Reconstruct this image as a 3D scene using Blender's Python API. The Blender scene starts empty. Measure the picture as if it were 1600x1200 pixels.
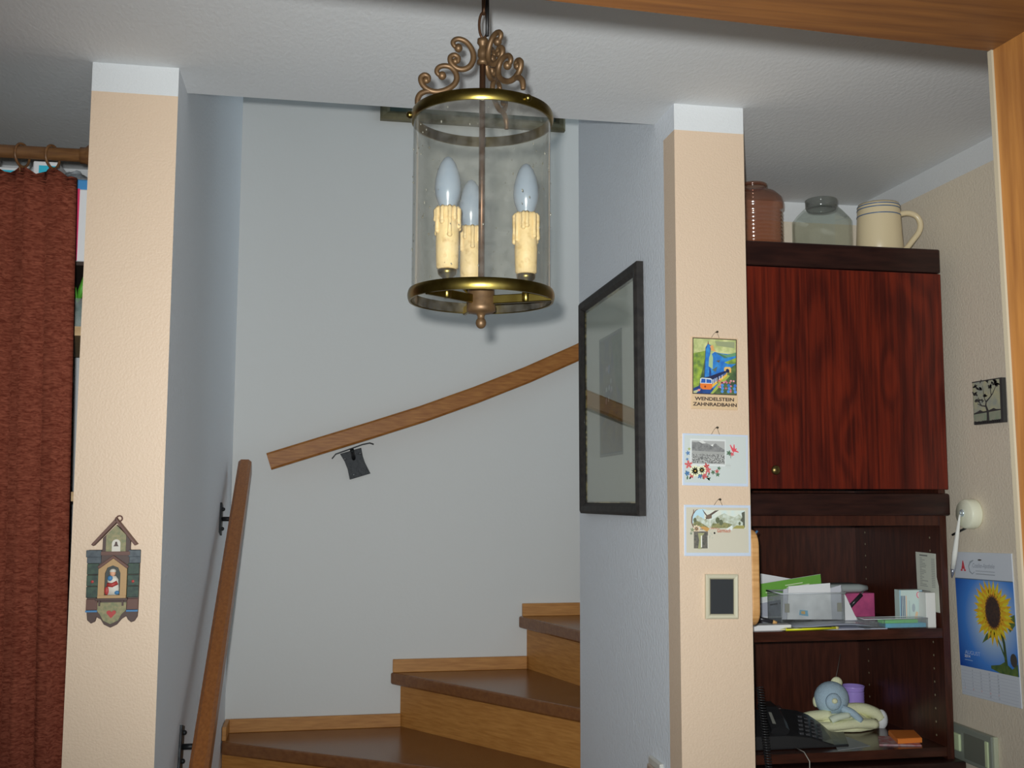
import bpy, bmesh, math, random
from mathutils import Matrix, Vector
random.seed(7)
scn = bpy.context.scene
COL = scn.collection
PI = math.pi

# ------------------------------------------------------------------ camera
EYE = Vector((0, 0, 1.578))
FPX = 1650.0
CAMR = (Matrix.Rotation(math.radians(-10.3), 3, 'Z') @ Matrix.Rotation(PI/2 + math.radians(5.71), 3, 'X')
        @ Matrix.Rotation(math.radians(.19), 3, 'Z'))
cam = bpy.data.cameras.new('camera')
cam.sensor_width = 36.0
cam.lens = FPX / 1600 * 36
cam.clip_start = .02
camo = bpy.data.objects.new('camera', cam)
COL.objects.link(camo)
camo.matrix_world = Matrix.Translation(EYE) @ CAMR.to_4x4()
scn.camera = camo

# ------------------------------------------------------------------ light
wd = bpy.data.worlds.new('world')
scn.world = wd
wd.use_nodes = True
wd.node_tree.nodes['Background'].inputs[0].default_value = (.74, .90, 1.0, 1)
wd.node_tree.nodes['Background'].inputs[1].default_value = 1.05
# the flash of the hand-held camera: a little above and to the left of the lens
fl = bpy.data.lights.new('camera_flash', 'SPOT')
fl.energy = 180
fl.color = (.97, 1, 1)
fl.spot_size = math.radians(88)
fl.spot_blend = 1.0
fl.shadow_soft_size = .012
flo = bpy.data.objects.new('camera_flash', fl)
COL.objects.link(flo)
flo.matrix_world = Matrix.Translation(EYE + CAMR @ Vector((-.024, .034, .0))) @ CAMR.to_4x4() @ Matrix.Rotation(math.radians(-2.6), 4, 'Y') @ Matrix.Diagonal((1, .83, 1, 1))   # the beam is wider than high
vs = scn.view_settings
vs.view_transform = 'Standard'
vs.look = 'None'
vs.exposure = 0
vs.gamma = 1
vs.use_curve_mapping = False


# ------------------------------------------------------------------ survey helpers (photo pixel -> point on a known plane of the place)
def ray(x, y):
    return CAMR @ Vector(((x-800)/FPX, -(y-600)/FPX, -1))
def hY(x, y, Y):
    d = ray(x, y); return EYE + d*(Y/d.y)
def hX(x, y, X):
    d = ray(x, y); return EYE + d*(X/d.x)
def hZ(x, y, Z):
    d = ray(x, y); return EYE + d*((Z-EYE.z)/d.z)

# ------------------------------------------------------------------ materials
def lin(c):
    c = c/255
    return c/12.92 if c <= .04045 else ((c+.055)/1.055)**2.4
def rgb(r, g, b, e=1.0):
    return tuple(min(.9, lin(x)/e) for x in (r, g, b)) + (1,)
MATS = {}
def mat(name, col, rough=.6, metal=0, col2=None, vscale=8, stretch=(1, 1, 1), detail=4, dist=0, lo=.35, hi=.65,
        bump=0, bscale=150, bstretch=(1, 1, 1), spec=.5, coat=0, alpha=None, emit=None):
    if name in MATS: return MATS[name]
    m = bpy.data.materials.new(name); m.use_nodes = True
    nt = m.node_tree; N = nt.nodes; L = nt.links
    b = N['Principled BSDF']
    b.inputs['Base Color'].default_value = col
    b.inputs['Roughness'].default_value = rough
    b.inputs['Metallic'].default_value = metal
    b.inputs['Specular IOR Level'].default_value = spec
    b.inputs['Coat Weight'].default_value = coat
    tc = N.new('ShaderNodeTexCoord')
    if col2:
        mp = N.new('ShaderNodeMapping'); mp.inputs['Scale'].default_value = stretch
        nz = N.new('ShaderNodeTexNoise'); nz.inputs['Scale'].default_value = vscale
        nz.inputs['Detail'].default_value = detail; nz.inputs['Distortion'].default_value = dist
        cr = N.new('ShaderNodeValToRGB')
        cr.color_ramp.elements[0].position = lo; cr.color_ramp.elements[0].color = col
        cr.color_ramp.elements[1].position = hi; cr.color_ramp.elements[1].color = col2
        L.new(tc.outputs['Object'], mp.inputs['Vector']); L.new(mp.outputs[0], nz.inputs['Vector'])
        L.new(nz.outputs['Fac'], cr.inputs[0]); L.new(cr.outputs[0], b.inputs['Base Color'])
    if bump:
        mp = N.new('ShaderNodeMapping'); mp.inputs['Scale'].default_value = bstretch
        nz = N.new('ShaderNodeTexNoise'); nz.inputs['Scale'].default_value = bscale; nz.inputs['Detail'].default_value = 3
        bp = N.new('ShaderNodeBump'); bp.inputs['Strength'].default_value = bump; bp.inputs['Distance'].default_value = .004
        L.new(tc.outputs['Object'], mp.inputs['Vector']); L.new(mp.outputs[0], nz.inputs['Vector'])
        L.new(nz.outputs['Fac'], bp.inputs['Height']); L.new(bp.outputs[0], b.inputs['Normal'])
    MATS[name] = m
    return m

def thin_glass(name, tint=(.97, .97, .97, 1), refl=1.45, haze=None, hscale=40, hamt=.06, rough=.02):
    """one-sided clear sheet: lets light straight through, mirrors by Fresnel, a trace of dust"""
    if name in MATS: return MATS[name]
    m = bpy.data.materials.new(name); m.use_nodes = True
    nt = m.node_tree; N = nt.nodes; L = nt.links
    N.remove(N['Principled BSDF']); out = N['Material Output']
    tr = N.new('ShaderNodeBsdfTransparent'); tr.inputs[0].default_value = tint
    gl = N.new('ShaderNodeBsdfGlossy'); gl.inputs['Roughness'].default_value = rough
    fr = N.new('ShaderNodeFresnel'); ge = N.new('ShaderNodeNewGeometry')
    ml = N.new('ShaderNodeMath'); ml.operation = 'MULTIPLY_ADD'; ml.inputs[1].default_value = 1/refl-refl; ml.inputs[2].default_value = refl
    L.new(ge.outputs['Backfacing'], ml.inputs[0]); L.new(ml.outputs[0], fr.inputs[0])      # same mirror strength from either side of the sheet
    mx = N.new('ShaderNodeMixShader')
    L.new(fr.outputs[0], mx.inputs[0]); L.new(tr.outputs[0], mx.inputs[1]); L.new(gl.outputs[0], mx.inputs[2])
    last = mx
    if haze:
        df = N.new('ShaderNodeBsdfDiffuse'); df.inputs[0].default_value = haze
        tc = N.new('ShaderNodeTexCoord'); nz = N.new('ShaderNodeTexNoise'); nz.inputs['Scale'].default_value = hscale
        nz.inputs['Detail'].default_value = 5
        mr = N.new('ShaderNodeMapRange'); mr.inputs[1].default_value = .3; mr.inputs[2].default_value = .8
        mr.inputs[3].default_value = hamt*.4; mr.inputs[4].default_value = hamt*2.2
        L.new(tc.outputs['Object'], nz.inputs['Vector']); L.new(nz.outputs['Fac'], mr.inputs[0])
        m2 = N.new('ShaderNodeMixShader')
        L.new(mr.outputs[0], m2.inputs[0]); L.new(mx.outputs[0], m2.inputs[1]); L.new(df.outputs[0], m2.inputs[2])
        last = m2
    L.new(last.outputs[0], out.inputs[0])
    MATS[name] = m
    return m

def paint(r, g, b, e=.74, rough=.45):
    k = f'print_{r}_{g}_{b}_{int(e*100)}'
    return mat(k, rgb(r, g, b, e), rough)

white_plaster = mat('white_plaster', (.76, .775, .78, 1), .75, bump=.25, bscale=230, spec=.3)
grey_plaster = mat('stairwell_plaster', (.82, .85, .89, 1), .7, bump=.45, bscale=110, spec=.35)
back_plaster = mat('smooth_stair_wall_paint', (.69, .685, .66, 1), .7, bump=.08, bscale=90, spec=.3)
ceil_paint = mat('ceiling_paint', (.80, .815, .82, 1), .8, bump=.3, bscale=120, bstretch=(1, .5, 1), spec=.2)
peach = mat('peach_wall_paint', (.78, .59, .425, 1), .5, bump=.28, bscale=230, spec=.4)
buff = mat('buff_wall_paint', (.80, .70, .555, 1), .7, bump=.35, bscale=160, spec=.3)
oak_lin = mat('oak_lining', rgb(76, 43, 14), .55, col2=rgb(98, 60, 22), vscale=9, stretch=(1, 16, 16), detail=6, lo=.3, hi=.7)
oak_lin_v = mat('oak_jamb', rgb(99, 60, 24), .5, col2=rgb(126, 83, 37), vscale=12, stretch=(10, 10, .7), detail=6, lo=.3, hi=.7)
rail_oak = mat('handrail_oak', rgb(140, 84, 34), .45, col2=rgb(174, 116, 56), vscale=18, stretch=(1, 9, 9), detail=5, lo=.3, hi=.7, spec=.25)
rail_oak_y = mat('left_handrail_oak', rgb(134, 76, 26), .35, col2=rgb(158, 96, 40), vscale=18, stretch=(9, 1, 9), detail=5, lo=.3, hi=.7)
tread_oak = mat('tread_oak', rgb(112, 68, 34), .24, col2=rgb(130, 83, 44), vscale=10, stretch=(2, 8, 8), detail=5, lo=.3, hi=.7, spec=.6)
riser_oak = mat('riser_oak', rgb(170, 112, 50), .5, col2=rgb(196, 138, 70), vscale=10, stretch=(1.5, 1.5, 14), detail=6, lo=.3, hi=.7)
iron = mat('black_iron', rgb(42, 44, 46), .5, .6, bump=.5, bscale=90)
brass = mat('antique_brass', rgb(130, 114, 58), .3, 1, col2=rgb(104, 88, 40), vscale=40, lo=.4, hi=.7)
bronze = mat('brown_bronze', rgb(112, 86, 58), .48, .55, col2=rgb(90, 68, 45), vscale=60, lo=.4, hi=.7)
bronze_dk = mat('dark_bronze', rgb(96, 68, 48), .4, .7)
wax = mat('candle_wax', rgb(222, 194, 140), .55, col2=rgb(190, 156, 98), vscale=90, lo=.55, hi=.75, bump=.3, bscale=120)
bulb_m = mat('frosted_bulb', rgb(142, 154, 168), .22, spec=.6)
lantern_glass = thin_glass('seeded_lantern_glass', (.87, .865, .83, 1), 1.5, (.6, .58, .52, 1), 60, .05)
frame_black = mat('black_frame', rgb(40, 37, 36), .6, col2=rgb(54, 50, 47), vscale=60, spec=.25)
dark_wood = mat('dark_mahogany_case', rgb(78, 40, 28), .35, col2=rgb(58, 29, 21), vscale=16, stretch=(8, 8, .8), detail=5, spec=.4)
ledge_wood = mat('black_brown_edge', rgb(38, 20, 18), .3, col2=rgb(54, 30, 25), vscale=12, stretch=(1, 8, 8), spec=.4)

KNOTS = ((-.175, 1.845, .030, 7), (.105, 1.86, .026, 7), (-.09, 1.98, .035, -5), (.19, 1.97, .04, -5), (.0, 1.70, .04, 5))    # (x, z, size, pull) from the cabinet's foot
def mahogany():
    m = bpy.data.materials.new('mahogany_veneer'); m.use_nodes = True
    nt = m.node_tree; N = nt.nodes; L = nt.links; b = N['Principled BSDF']
    b.inputs['Roughness'].default_value = .33; b.inputs['Specular IOR Level'].default_value = .4
    def mth(op, a, b_=None, c=None):
        n = N.new('ShaderNodeMath'); n.operation = op
        for i, v in enumerate((a, b_, c)):
            if v is None: continue
            if isinstance(v, (int, float)): n.inputs[i].default_value = v
            else: L.new(v, n.inputs[i])
        return n.outputs[0]
    tc = N.new('ShaderNodeTexCoord')
    mp = N.new('ShaderNodeMapping'); mp.inputs['Scale'].default_value = (1, 1, .22)
    n1 = N.new('ShaderNodeTexNoise'); n1.inputs['Scale'].default_value = 9; n1.inputs['Detail'].default_value = 3
    n1.inputs['Distortion'].default_value = .8
    L.new(tc.outputs['Object'], mp.inputs[0]); L.new(mp.outputs[0], n1.inputs['Vector'])
    sx = N.new('ShaderNodeSeparateXYZ'); L.new(tc.outputs['Object'], sx.inputs[0])
    ph_ = mth('MULTIPLY_ADD', sx.outputs[0], 62, mth('MULTIPLY', n1.outputs['Fac'], 22))
    for kx, kz, kr, ka in KNOTS:                      # burr eyes with the grain drawn round them
        dx = mth('MULTIPLY', mth('SUBTRACT', sx.outputs[0], kx), 1/kr); dz = mth('MULTIPLY', mth('SUBTRACT', sx.outputs[2], kz), .38/kr)
        d2 = mth('ADD', mth('MULTIPLY', dx, dx), mth('MULTIPLY', dz, dz))
        ph_ = mth('MULTIPLY_ADD', mth('EXPONENT', mth('MULTIPLY', d2, -1)), ka, ph_)
    sn_o = mth('SINE', ph_)
    mp2 = N.new('ShaderNodeMapping'); mp2.inputs['Scale'].default_value = (1, 1, .03)
    n2 = N.new('ShaderNodeTexNoise'); n2.inputs['Scale'].default_value = 160; n2.inputs['Detail'].default_value = 3
    ma = N.new('ShaderNodeMath'); ma.operation = 'MULTIPLY_ADD'; ma.inputs[1].default_value = .12; ma.inputs[2].default_value = .13
    ad = N.new('ShaderNodeMath'); ad.operation = 'ADD'
    m3 = N.new('ShaderNodeMath'); m3.operation = 'MULTIPLY'; m3.inputs[1].default_value = 1.05
    cr = N.new('ShaderNodeValToRGB')
    e = cr.color_ramp.elements
    e[0].position = .15; e[0].color = rgb(44, 12, 10)
    e[1].position = .95; e[1].color = rgb(118, 38, 20)
    k = cr.color_ramp.elements.new(.5); k.color = rgb(76, 22, 14)
    L.new(sn_o, ma.inputs[0])
    L.new(tc.outputs['Object'], mp2.inputs[0]); L.new(mp2.outputs[0], n2.inputs['Vector'])
    L.new(n2.outputs['Fac'], m3.inputs[0]); L.new(m3.outputs[0], ad.inputs[0]); L.new(ma.outputs[0], ad.inputs[1])
    L.new(ad.outputs[0], cr.inputs[0]); L.new(cr.outputs[0], b.inputs['Base Color'])
    return m
mahog = mahogany()

# ------------------------------------------------------------------ mesh helpers
ORG = {}
class MB:
    def __init__(s, M=None):
        s.v = []; s.f = []; s.mi = []; s.sm = []; s.M = M or Matrix.Identity(4)
    def add(s, vs, fs, sm=False, mi=0):
        o = len(s.v)
        s.v += [s.M @ Vector(p) for p in vs]
        for f in fs:
            s.f.append([i+o for i in f]); s.sm.append(sm); s.mi.append(mi)
        return s
    def box(s, a, b, mi=0):
        x0, y0, z0 = a; x1, y1, z1 = b
        return s.add([(x0,y0,z0),(x1,y0,z0),(x1,y1,z0),(x0,y1,z0),(x0,y0,z1),(x1,y0,z1),(x1,y1,z1),(x0,y1,z1)],
              [(0,3,2,1),(4,5,6,7),(0,1,5,4),(1,2,6,5),(2,3,7,6),(3,0,4,7)], False, mi)
    def loft(s, rings, sm=True, caps=True, mi=0, close=False):
        n = len(rings[0]); vs = [p for r in rings for p in r]; fs = []
        m = len(rings)
        for i in range(m if close else m-1):
            for j in range(n):
                a = i*n+j; b = i*n+(j+1) % n; c = ((i+1) % m)*n+(j+1) % n; d = ((i+1) % m)*n+j
                fs.append((a, b, c, d))
        s.add(vs, fs, sm, mi)
        if caps and not close:
            o = len(s.v)-len(vs)
            s.f += [list(range(o, o+n))[::-1], list(range(o+(m-1)*n, o+m*n))]; s.sm += [False]*2; s.mi += [mi]*2
        return s
    def tube(s, path, r, n=10, caps=True, mi=0, close=False, flat=1.0, up=None):
        P = [Vector(p) for p in path]; k = len(P)
        R = r if isinstance(r, (list, tuple)) else [r]*k
        rings = []; prev = None
        for i in range(k):
            if close: t = P[(i+1) % k]-P[i-1]
            else: t = P[min(i+1, k-1)]-P[max(i-1, 0)]
            t.normalize()
            if up is not None: a = Vector(up) - t*t.dot(Vector(up))
            elif prev is None:
                a = Vector((0, 0, 1)) if abs(t.z) < .9 else Vector((1, 0, 0))
                a = a - t*t.dot(a)
            else: a = prev - t*t.dot(prev)
            a.normalize(); prev = a; b = t.cross(a)
            rings.append([P[i]+(a*math.cos(q*2*PI/n)*flat+b*math.sin(q*2*PI/n))*R[i] for q in range(n)])
        return s.loft(rings, True, caps, mi, close)
    def bar(s, path, w, h, up=(0, 0, 1), ch=.2, mi=0, sm=False):
        """rectangular section with chamfered edges swept along a path"""
        P = [Vector(p) for p in path]; k = len(P); rings = []; c = min(w, h)*ch
        for i in range(k):
            t = (P[min(i+1, k-1)]-P[max(i-1, 0)]).normalized()
            u = Vector(up); sd = t.cross(u).normalized(); u = sd.cross(t)
            W, H = w/2, h/2
            pr = [(W-c,-H),(W,-H+c),(W,H-c),(W-c,H),(-W+c,H),(-W,H-c),(-W,-H+c),(-W+c,-H)]
            rings.append([P[i]+sd*x+u*y for x, y in pr])
        return s.loft(rings, sm, True, mi)
    def lathe(s, prof, c=(0, 0, 0), n=32, mi=0, caps=False, close=False, sm=True):
        rings = [[(c[0]+r*math.cos(q*2*PI/n), c[1]+r*math.sin(q*2*PI/n), c[2]+z) for q in range(n)] for r, z in prof]
        return s.loft(rings, sm, caps, mi, close)
    def ell(s, c, r, n=16, m=10, mi=0):
        if not isinstance(r, (tuple, list)): r = (r, r, r)
        prof = [(math.sin(PI*i/m), -math.cos(PI*i/m)) for i in range(m+1)]
        rings = [[(c[0]+max(a, 1e-4)*r[0]*math.cos(q*2*PI/n), c[1]+max(a, 1e-4)*r[1]*math.sin(q*2*PI/n), c[2]+z*r[2]) for q in range(n)] for a, z in prof]
        return s.loft(rings, True, True, mi)
    def prism(s, poly, z0, z1, mi=0, sm=False):
        n = len(poly)
        vs = [(x, y, z0) for x, y in poly]+[(x, y, z1) for x, y in poly]
        fs = [tuple(range(n))[::-1], tuple(range(n, 2*n))]+[(i, (i+1) % n, n+(i+1) % n, n+i) for i in range(n)]
        return s.add(vs, fs, sm, mi)
    def build(s, name, mats, parent=None, loc=None, bev=0, seg=2, fix=True):
        if not isinstance(mats, (list, tuple)): mats = [mats]
        if parent is not None: org = ORG[parent.name]
        elif loc is not None: org = Vector(loc)
        else:
            xs = [p.x for p in s.v]; ys = [p.y for p in s.v]; zs = [p.z for p in s.v]
            org = Vector(((min(xs)+max(xs))/2, (min(ys)+max(ys))/2, min(zs)))
        me = bpy.data.meshes.new(name)
        me.from_pydata([p-org for p in s.v], [], s.f)
        for m in mats: me.materials.append(m)
        for p, sm, mi in zip(me.polygons, s.sm, s.mi): p.use_smooth = sm; p.material_index = mi
        if fix or bev:
            bm = bmesh.new(); bm.from_mesh(me)
            if fix: bmesh.ops.recalc_face_normals(bm, faces=bm.faces)
            if bev:
                es = [e for e in bm.edges if len(e.link_faces) == 2 and e.calc_face_angle(0) > .5]
                bmesh.ops.bevel(bm, geom=es, offset=bev, segments=seg, affect='EDGES', profile=.5, clamp_overlap=True)
            bm.to_mesh(me); bm.free()
        me.update()
        o = bpy.data.objects.new(name, me); COL.objects.link(o)
        if parent is not None: o.parent = parent; o.location = (0, 0, 0)
        else: o.location = org
        ORG[o.name] = org.copy()
        return o

def thing(name, label, cat, loc, group=None):
    o = bpy.data.objects.new(name, None); COL.objects.link(o)
    o.location = loc; o.empty_display_size = .05
    o['label'] = label; o['category'] = cat
    if group: o['group'] = group
    ORG[o.name] = Vector(loc)
    return o
def tag(o, label, cat, group=None):
    o['label'] = label; o['category'] = cat
    if group: o['group'] = group
    return o
def struct(o, label=None):
    o['kind'] = 'structure'
    if label: o['label'] = label
    return o
def basis(o, u, v, n):
    M = Matrix.Identity(4)
    for i, a in enumerate((u, v, n)):
        a = Vector(a)
        for k in range(3): M[k][i] = a[k]
    for k in range(3): M[k][3] = o[k]
    return M
def roll(a): return Matrix.Rotation(a, 4, 'Z')
def on_front(p, a=0): return basis(p, (1, 0, 0), (0, 0, 1), (0, -1, 0)) @ roll(a)      # a wall that faces the doorway
def on_side(p, a=0): return basis(p, (0, -1, 0), (0, 0, 1), (-1, 0, 0)) @ roll(a)      # a wall that faces left

def text_mesh(body, bold=0.0, shear=0):
    cu = bpy.data.curves.new('t', 'FONT'); cu.body = body; cu.offset = bold; cu.shear = shear
    ob = bpy.data.objects.new('t', cu); COL.objects.link(ob)
    dg = bpy.context.evaluated_depsgraph_get()
    me = bpy.data.meshes.new_from_object(ob.evaluated_get(dg))
    vs = [tuple(v.co) for v in me.vertices]; fs = [tuple(p.vertices) for p in me.polygons]
    bpy.data.objects.remove(ob); bpy.data.curves.remove(cu); bpy.data.meshes.remove(me)
    return vs, fs

class Print:
    """flat ink on a card: u to the right, v down, both 0..1, thin layers one over the other"""
    def __init__(s, M, w, h, base=.0003, e=.74):
        s.b = MB(M); s.w = w; s.h = h; s.n = base; s.m = []; s.e = e
    def mi(s, c):
        m = c if not isinstance(c, tuple) else paint(*c, e=s.e)
        if m not in s.m: s.m.append(m)
        return s.m.index(m)
    def poly(s, pts, c, up=True):
        if up: s.n += .00004
        s.b.add([(u*s.w, -v*s.h, s.n) for u, v in pts], [tuple(range(len(pts)))], False, s.mi(c)); return s
    def rect(s, u0, v0, u1, v1, c, up=True): return s.poly([(u0, v1), (u1, v1), (u1, v0), (u0, v0)], c, up)
    def ell(s, u, v, ru, rv, c, n=14, up=True, a=0):
        P = []
        for i in range(n):
            x = ru*math.cos(2*PI*i/n)*s.w; y = rv*math.sin(2*PI*i/n)*s.h
            P.append((u+(x*math.cos(a)-y*math.sin(a))/s.w, v-(x*math.sin(a)+y*math.cos(a))/s.h))
        return s.poly(P, c, up)
    def line(s, pts, wd, c, up=True):
        if up: s.n += .00004
        Q = [Vector((u*s.w, -v*s.h)) for u, v in pts]; k = len(Q)
        W = wd if isinstance(wd, (list, tuple)) else [wd]*k
        L = []; Rr = []
        for i in range(k):
            t = (Q[min(i+1, k-1)]-Q[max(i-1, 0)]).normalized(); nn = Vector((-t.y, t.x))*W[i]*s.w/2
            L.append(Q[i]+nn); Rr.append(Q[i]-nn)
        vs = [(p.x, p.y, s.n) for p in L]+[(p.x, p.y, s.n) for p in Rr]
        s.b.add(vs, [(k+i, k+i+1, i+1, i) for i in range(k-1)], False, s.mi(c)); return s
    def text(s, body, u, v, hgt, c, width=None, bold=0, shear=0, up=True):
        if up: s.n += .00004
        vs, fs = text_mesh(body, bold, shear)
        if not vs: return s
        x0 = min(p[0] for p in vs); x1 = max(p[0] for p in vs)
        ky = hgt*s.h/.69; kx = (width*s.w/(x1-x0)) if width else ky
        s.b.add([((u*s.w)+(p[0]-x0)*kx, -v*s.h+p[1]*ky, s.n) for p in vs], fs, False, s.mi(c)); return s
    def build(s, parent, name='print'): return s.b.build(name, s.m, parent, fix=False)

# ================================================================== THE SHELL
ZC = 2.436; ZB = 2.376           # ceiling, lower edge of the white band
LX0, LX1 = -.468, -.300          # left wall of the stair (end = left pillar)
RX0, RX1 = .761, .924            # right wall of the stair (end = right pillar)
PY = 2.18                        # front of both wall ends
BY = 3.83                        # back wall of the stairwell
IY = 3.06                        # inner corner, where the stair turns
WX = 1.59                        # right-hand wall
NY = 2.89                        # back of the cabinet niche
TOP = 4.9

def cut_box(xs, ys, zs, fn):
    """a box whose faces are cut at the given lines; fn(centre, normal) picks the paint"""
    b = MB()
    def face(p, n):
        c = sum((Vector(q) for q in p), Vector())/4
        b.add(p, [(0, 1, 2, 3)], False, fn(c, n))
    for i in range(len(ys)-1):
        for k in range(len(zs)-1):
            y0, y1, z0, z1 = ys[i], ys[i+1], zs[k], zs[k+1]
            face([(xs[0],y1,z0),(xs[0],y0,z0),(xs[0],y0,z1),(xs[0],y1,z1)], 'l')
            face([(xs[-1],y0,z0),(xs[-1],y1,z0),(xs[-1],y1,z1),(xs[-1],y0,z1)], 'r')
    for i in range(len(xs)-1):
        for k in range(len(zs)-1):
            x0, x1, z0, z1 = xs[i], xs[i+1], zs[k], zs[k+1]
            face([(x0,ys[0],z0),(x1,ys[0],z0),(x1,ys[0],z1),(x0,ys[0],z1)], 'f')
            face([(x1,ys[-1],z0),(x0,ys[-1],z0),(x0,ys[-1],z1),(x1,ys[-1],z1)], 'b')
        for j in range(len(ys)-1):
            x0, x1, y0, y1 = xs[i], xs[i+1], ys[j], ys[j+1]
            face([(x0,y1,zs[0]),(x1,y1,zs[0]),(x1,y0,zs[0]),(x0,y0,zs[0])], 'd')
            face([(x0,y0,zs[-1]),(x1,y0,zs[-1]),(x1,y1,zs[-1]),(x0,y1,zs[-1])], 'u')
    return b
WALLM = [white_plaster, grey_plaster, peach, buff, back_plaster]
def f_left(c, n):
    if n == 'f': return 2 if c.z < ZB else 0
    if n == 'l': return 3 if c.z < ZB else 0
    return 1
struct(cut_box([LX0, LX1], [PY, BY], [0, ZB, TOP], f_left).build('wall_left', WALLM, fix=False), 'left stair wall ending in a peach pillar with a white top band')
def f_right(c, n):
    if n == 'f': return 2 if c.z < ZB else 0
    if n == 'l': return 2 if (c.z < ZB and c.y < 2.256) else 1
    if n == 'r': return 3 if c.z < ZB else 0
    return 1
struct(cut_box([RX0, RX1], [PY, 2.256, IY], [0, ZB, TOP], f_right).build('wall_right', WALLM, fix=False), 'right stair wall ending in a peach pillar with a white top band')
struct(cut_box([RX1, 3.2], [NY, IY], [0, ZB, ZC], lambda c, n: (3 if c.z < ZB else 0) if n == 'f' else 1).build('wall_niche', WALLM, fix=False))
struct(MB().box((LX0, BY, 0), (3.2, BY+.15, TOP)).build('wall_back', back_plaster))
struct(cut_box([WX, WX+.16], [.5, NY], [0, ZB, ZC], lambda c, n: (3 if c.z < ZB else 0) if n == 'l' else 0).build('wall_side', WALLM, fix=False), 'buff right-hand wall with a white band under the ceiling')
struct(MB().box((-1.9, .4, 0), (-1.75, 3.1, ZC)).build('wall_far', white_plaster))
struct(MB().box((-1.75, 2.95, 0), (LX0, 3.1, ZC)).build('wall_closet', white_plaster))
floor_m = mat('hall_floor_tile', rgb(120, 100, 80), .4, col2=rgb(140, 118, 96), vscale=5)
struct(MB().box((-1.9, -1.2, -.1), (3.2, BY+.15, 0)).build('floor', floor_m))
cb = MB()
cb.box((-1.9, .5, ZC), (1.75, 2.32, ZC+.24)); cb.box((-1.9, 2.32, ZC), (LX0, 3.1, ZC+.24)); cb.box((RX1, 2.32, ZC), (1.75, NY, ZC+.24))
struct(cb.build('ceiling', ceil_paint))
struct(MB().box((-1.9, 2.20, ZC+.24), (1.75, 2.32, TOP)).build('wall_daylight_block', white_plaster))  # unseen upstairs wall, added to keep daylight off the top of the back wall
struct(MB().box((-1.9, -1.2, TOP), (3.2, BY+.15, TOP+.1)).build('ceiling_upper', ceil_paint))

# door lining the photographer looks through (turned 3 degrees against the stair)
DA = math.radians(3.2)
DM = Matrix.Translation((.581, .816, 0)) @ Matrix.Rotation(DA, 4, 'Z')
DW, DH, DD = .94, 1.968, .17
dr = bpy.data.objects.new('door_1', None); COL.objects.link(dr); dr.location = (.581, .816, 0); ORG['door_1'] = Vector((.581, .816, 0))
struct(dr, 'oak door lining framing the view')
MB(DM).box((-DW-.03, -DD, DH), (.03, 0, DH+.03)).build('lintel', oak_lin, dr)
JAMB_SKEW = .034      # right jamb built skewed, foot moved outward to match the edge in the image
def leaning(x0, y0, x1, y1): return MB(DM).loft([[(x0+l, y0, z), (x1+l, y0, z), (x1+l, y1, z), (x0+l, y1, z)] for z, l in ((0, JAMB_SKEW), (DH, 0))], False, True)
leaning(0, -DD, .03, 0).build('jamb', oak_lin_v, dr)
leaning(-.0022, -.003, 0, .002).build('seal_strip', mat('pale_seal', rgb(120, 110, 92), .6), dr)
MB(DM).box((-DW-.03, -DD, 0), (-DW, 0, DH)).build('jamb', oak_lin_v, dr)
for a, b in (((.034, -DD-.012, 0), (.10, -DD, DH+.09)), ((-DW-.09, -DD-.012, 0), (-DW-.03, -DD, DH+.09)), ((-DW-.03, -DD-.012, DH+.03), (.03, -DD, DH+.09))):
    MB(DM).box(a, b).build('casing', oak_lin_v, dr)
wf = MB(DM)
wf.box((.066, -DD, 0), (1.3, -.001, ZC)); wf.box((.03, -DD, DH+.03), (.066, -.001, ZC)); wf.box((-2.6, -DD, 0), (-DW-.03, -.001, ZC)); wf.box((-DW-.03, -DD, DH+.03), (.03, -.001, ZC))
struct(wf.build('wall_front', white_plaster))

# ================================================================== STAIRCASE
RS = .187
st = thing('staircase', 'oak winder stair with dark treads turning right behind the wall', 'staircase', (.23, 3.0, 0))
# each nosing: end at the outer wall, end at the inner wall
NOSE = {1: ((LX1, 2.60), (RX0, 2.48)), 2: ((LX1, 2.93), (RX0, 2.67)), 3: ((LX1, 3.30), (RX0, 2.84)), 4: ((LX1, 3.69), (RX0, 2.985)),
        5: ((.262, BY), (.81, IY)), 6: ((.722, BY), (.948, IY)), 7: ((1.13, BY), (1.13, IY)), 8: ((1.38, BY), (1.38, IY)), 9: ((1.63, BY), (1.63, IY)), 10: ((1.88, BY), (1.88, IY))}
def shift(seg, d):
    a, b = Vector(seg[0]), Vector(seg[1]); t = (b-a).normalized(); n = Vector((-t.y, t.x))
    if n.y < 0 and abs(n.y) > abs(n.x) or (abs(n.x) >= abs(n.y) and n.x < 0): n = -n
    return a, b, n*d
def clip_to(seg, d, k):
    """nosing line moved back by d, cut again at the walls"""
    a, b, n = shift(seg, d); a2, b2 = a+n, b+n; t = b2-a2
    def at_x(x): s_ = (x-a2.x)/t.x; return (x, a2.y+t.y*s_)
    def at_y(y): s_ = (y-a2.y)/t.y; return (a2.x+t.x*s_, y)
    o = at_x(LX1) if k <= 4 else at_y(BY)
    i = at_x(RX0) if k <= 4 else at_y(IY)
    return o, i
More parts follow.
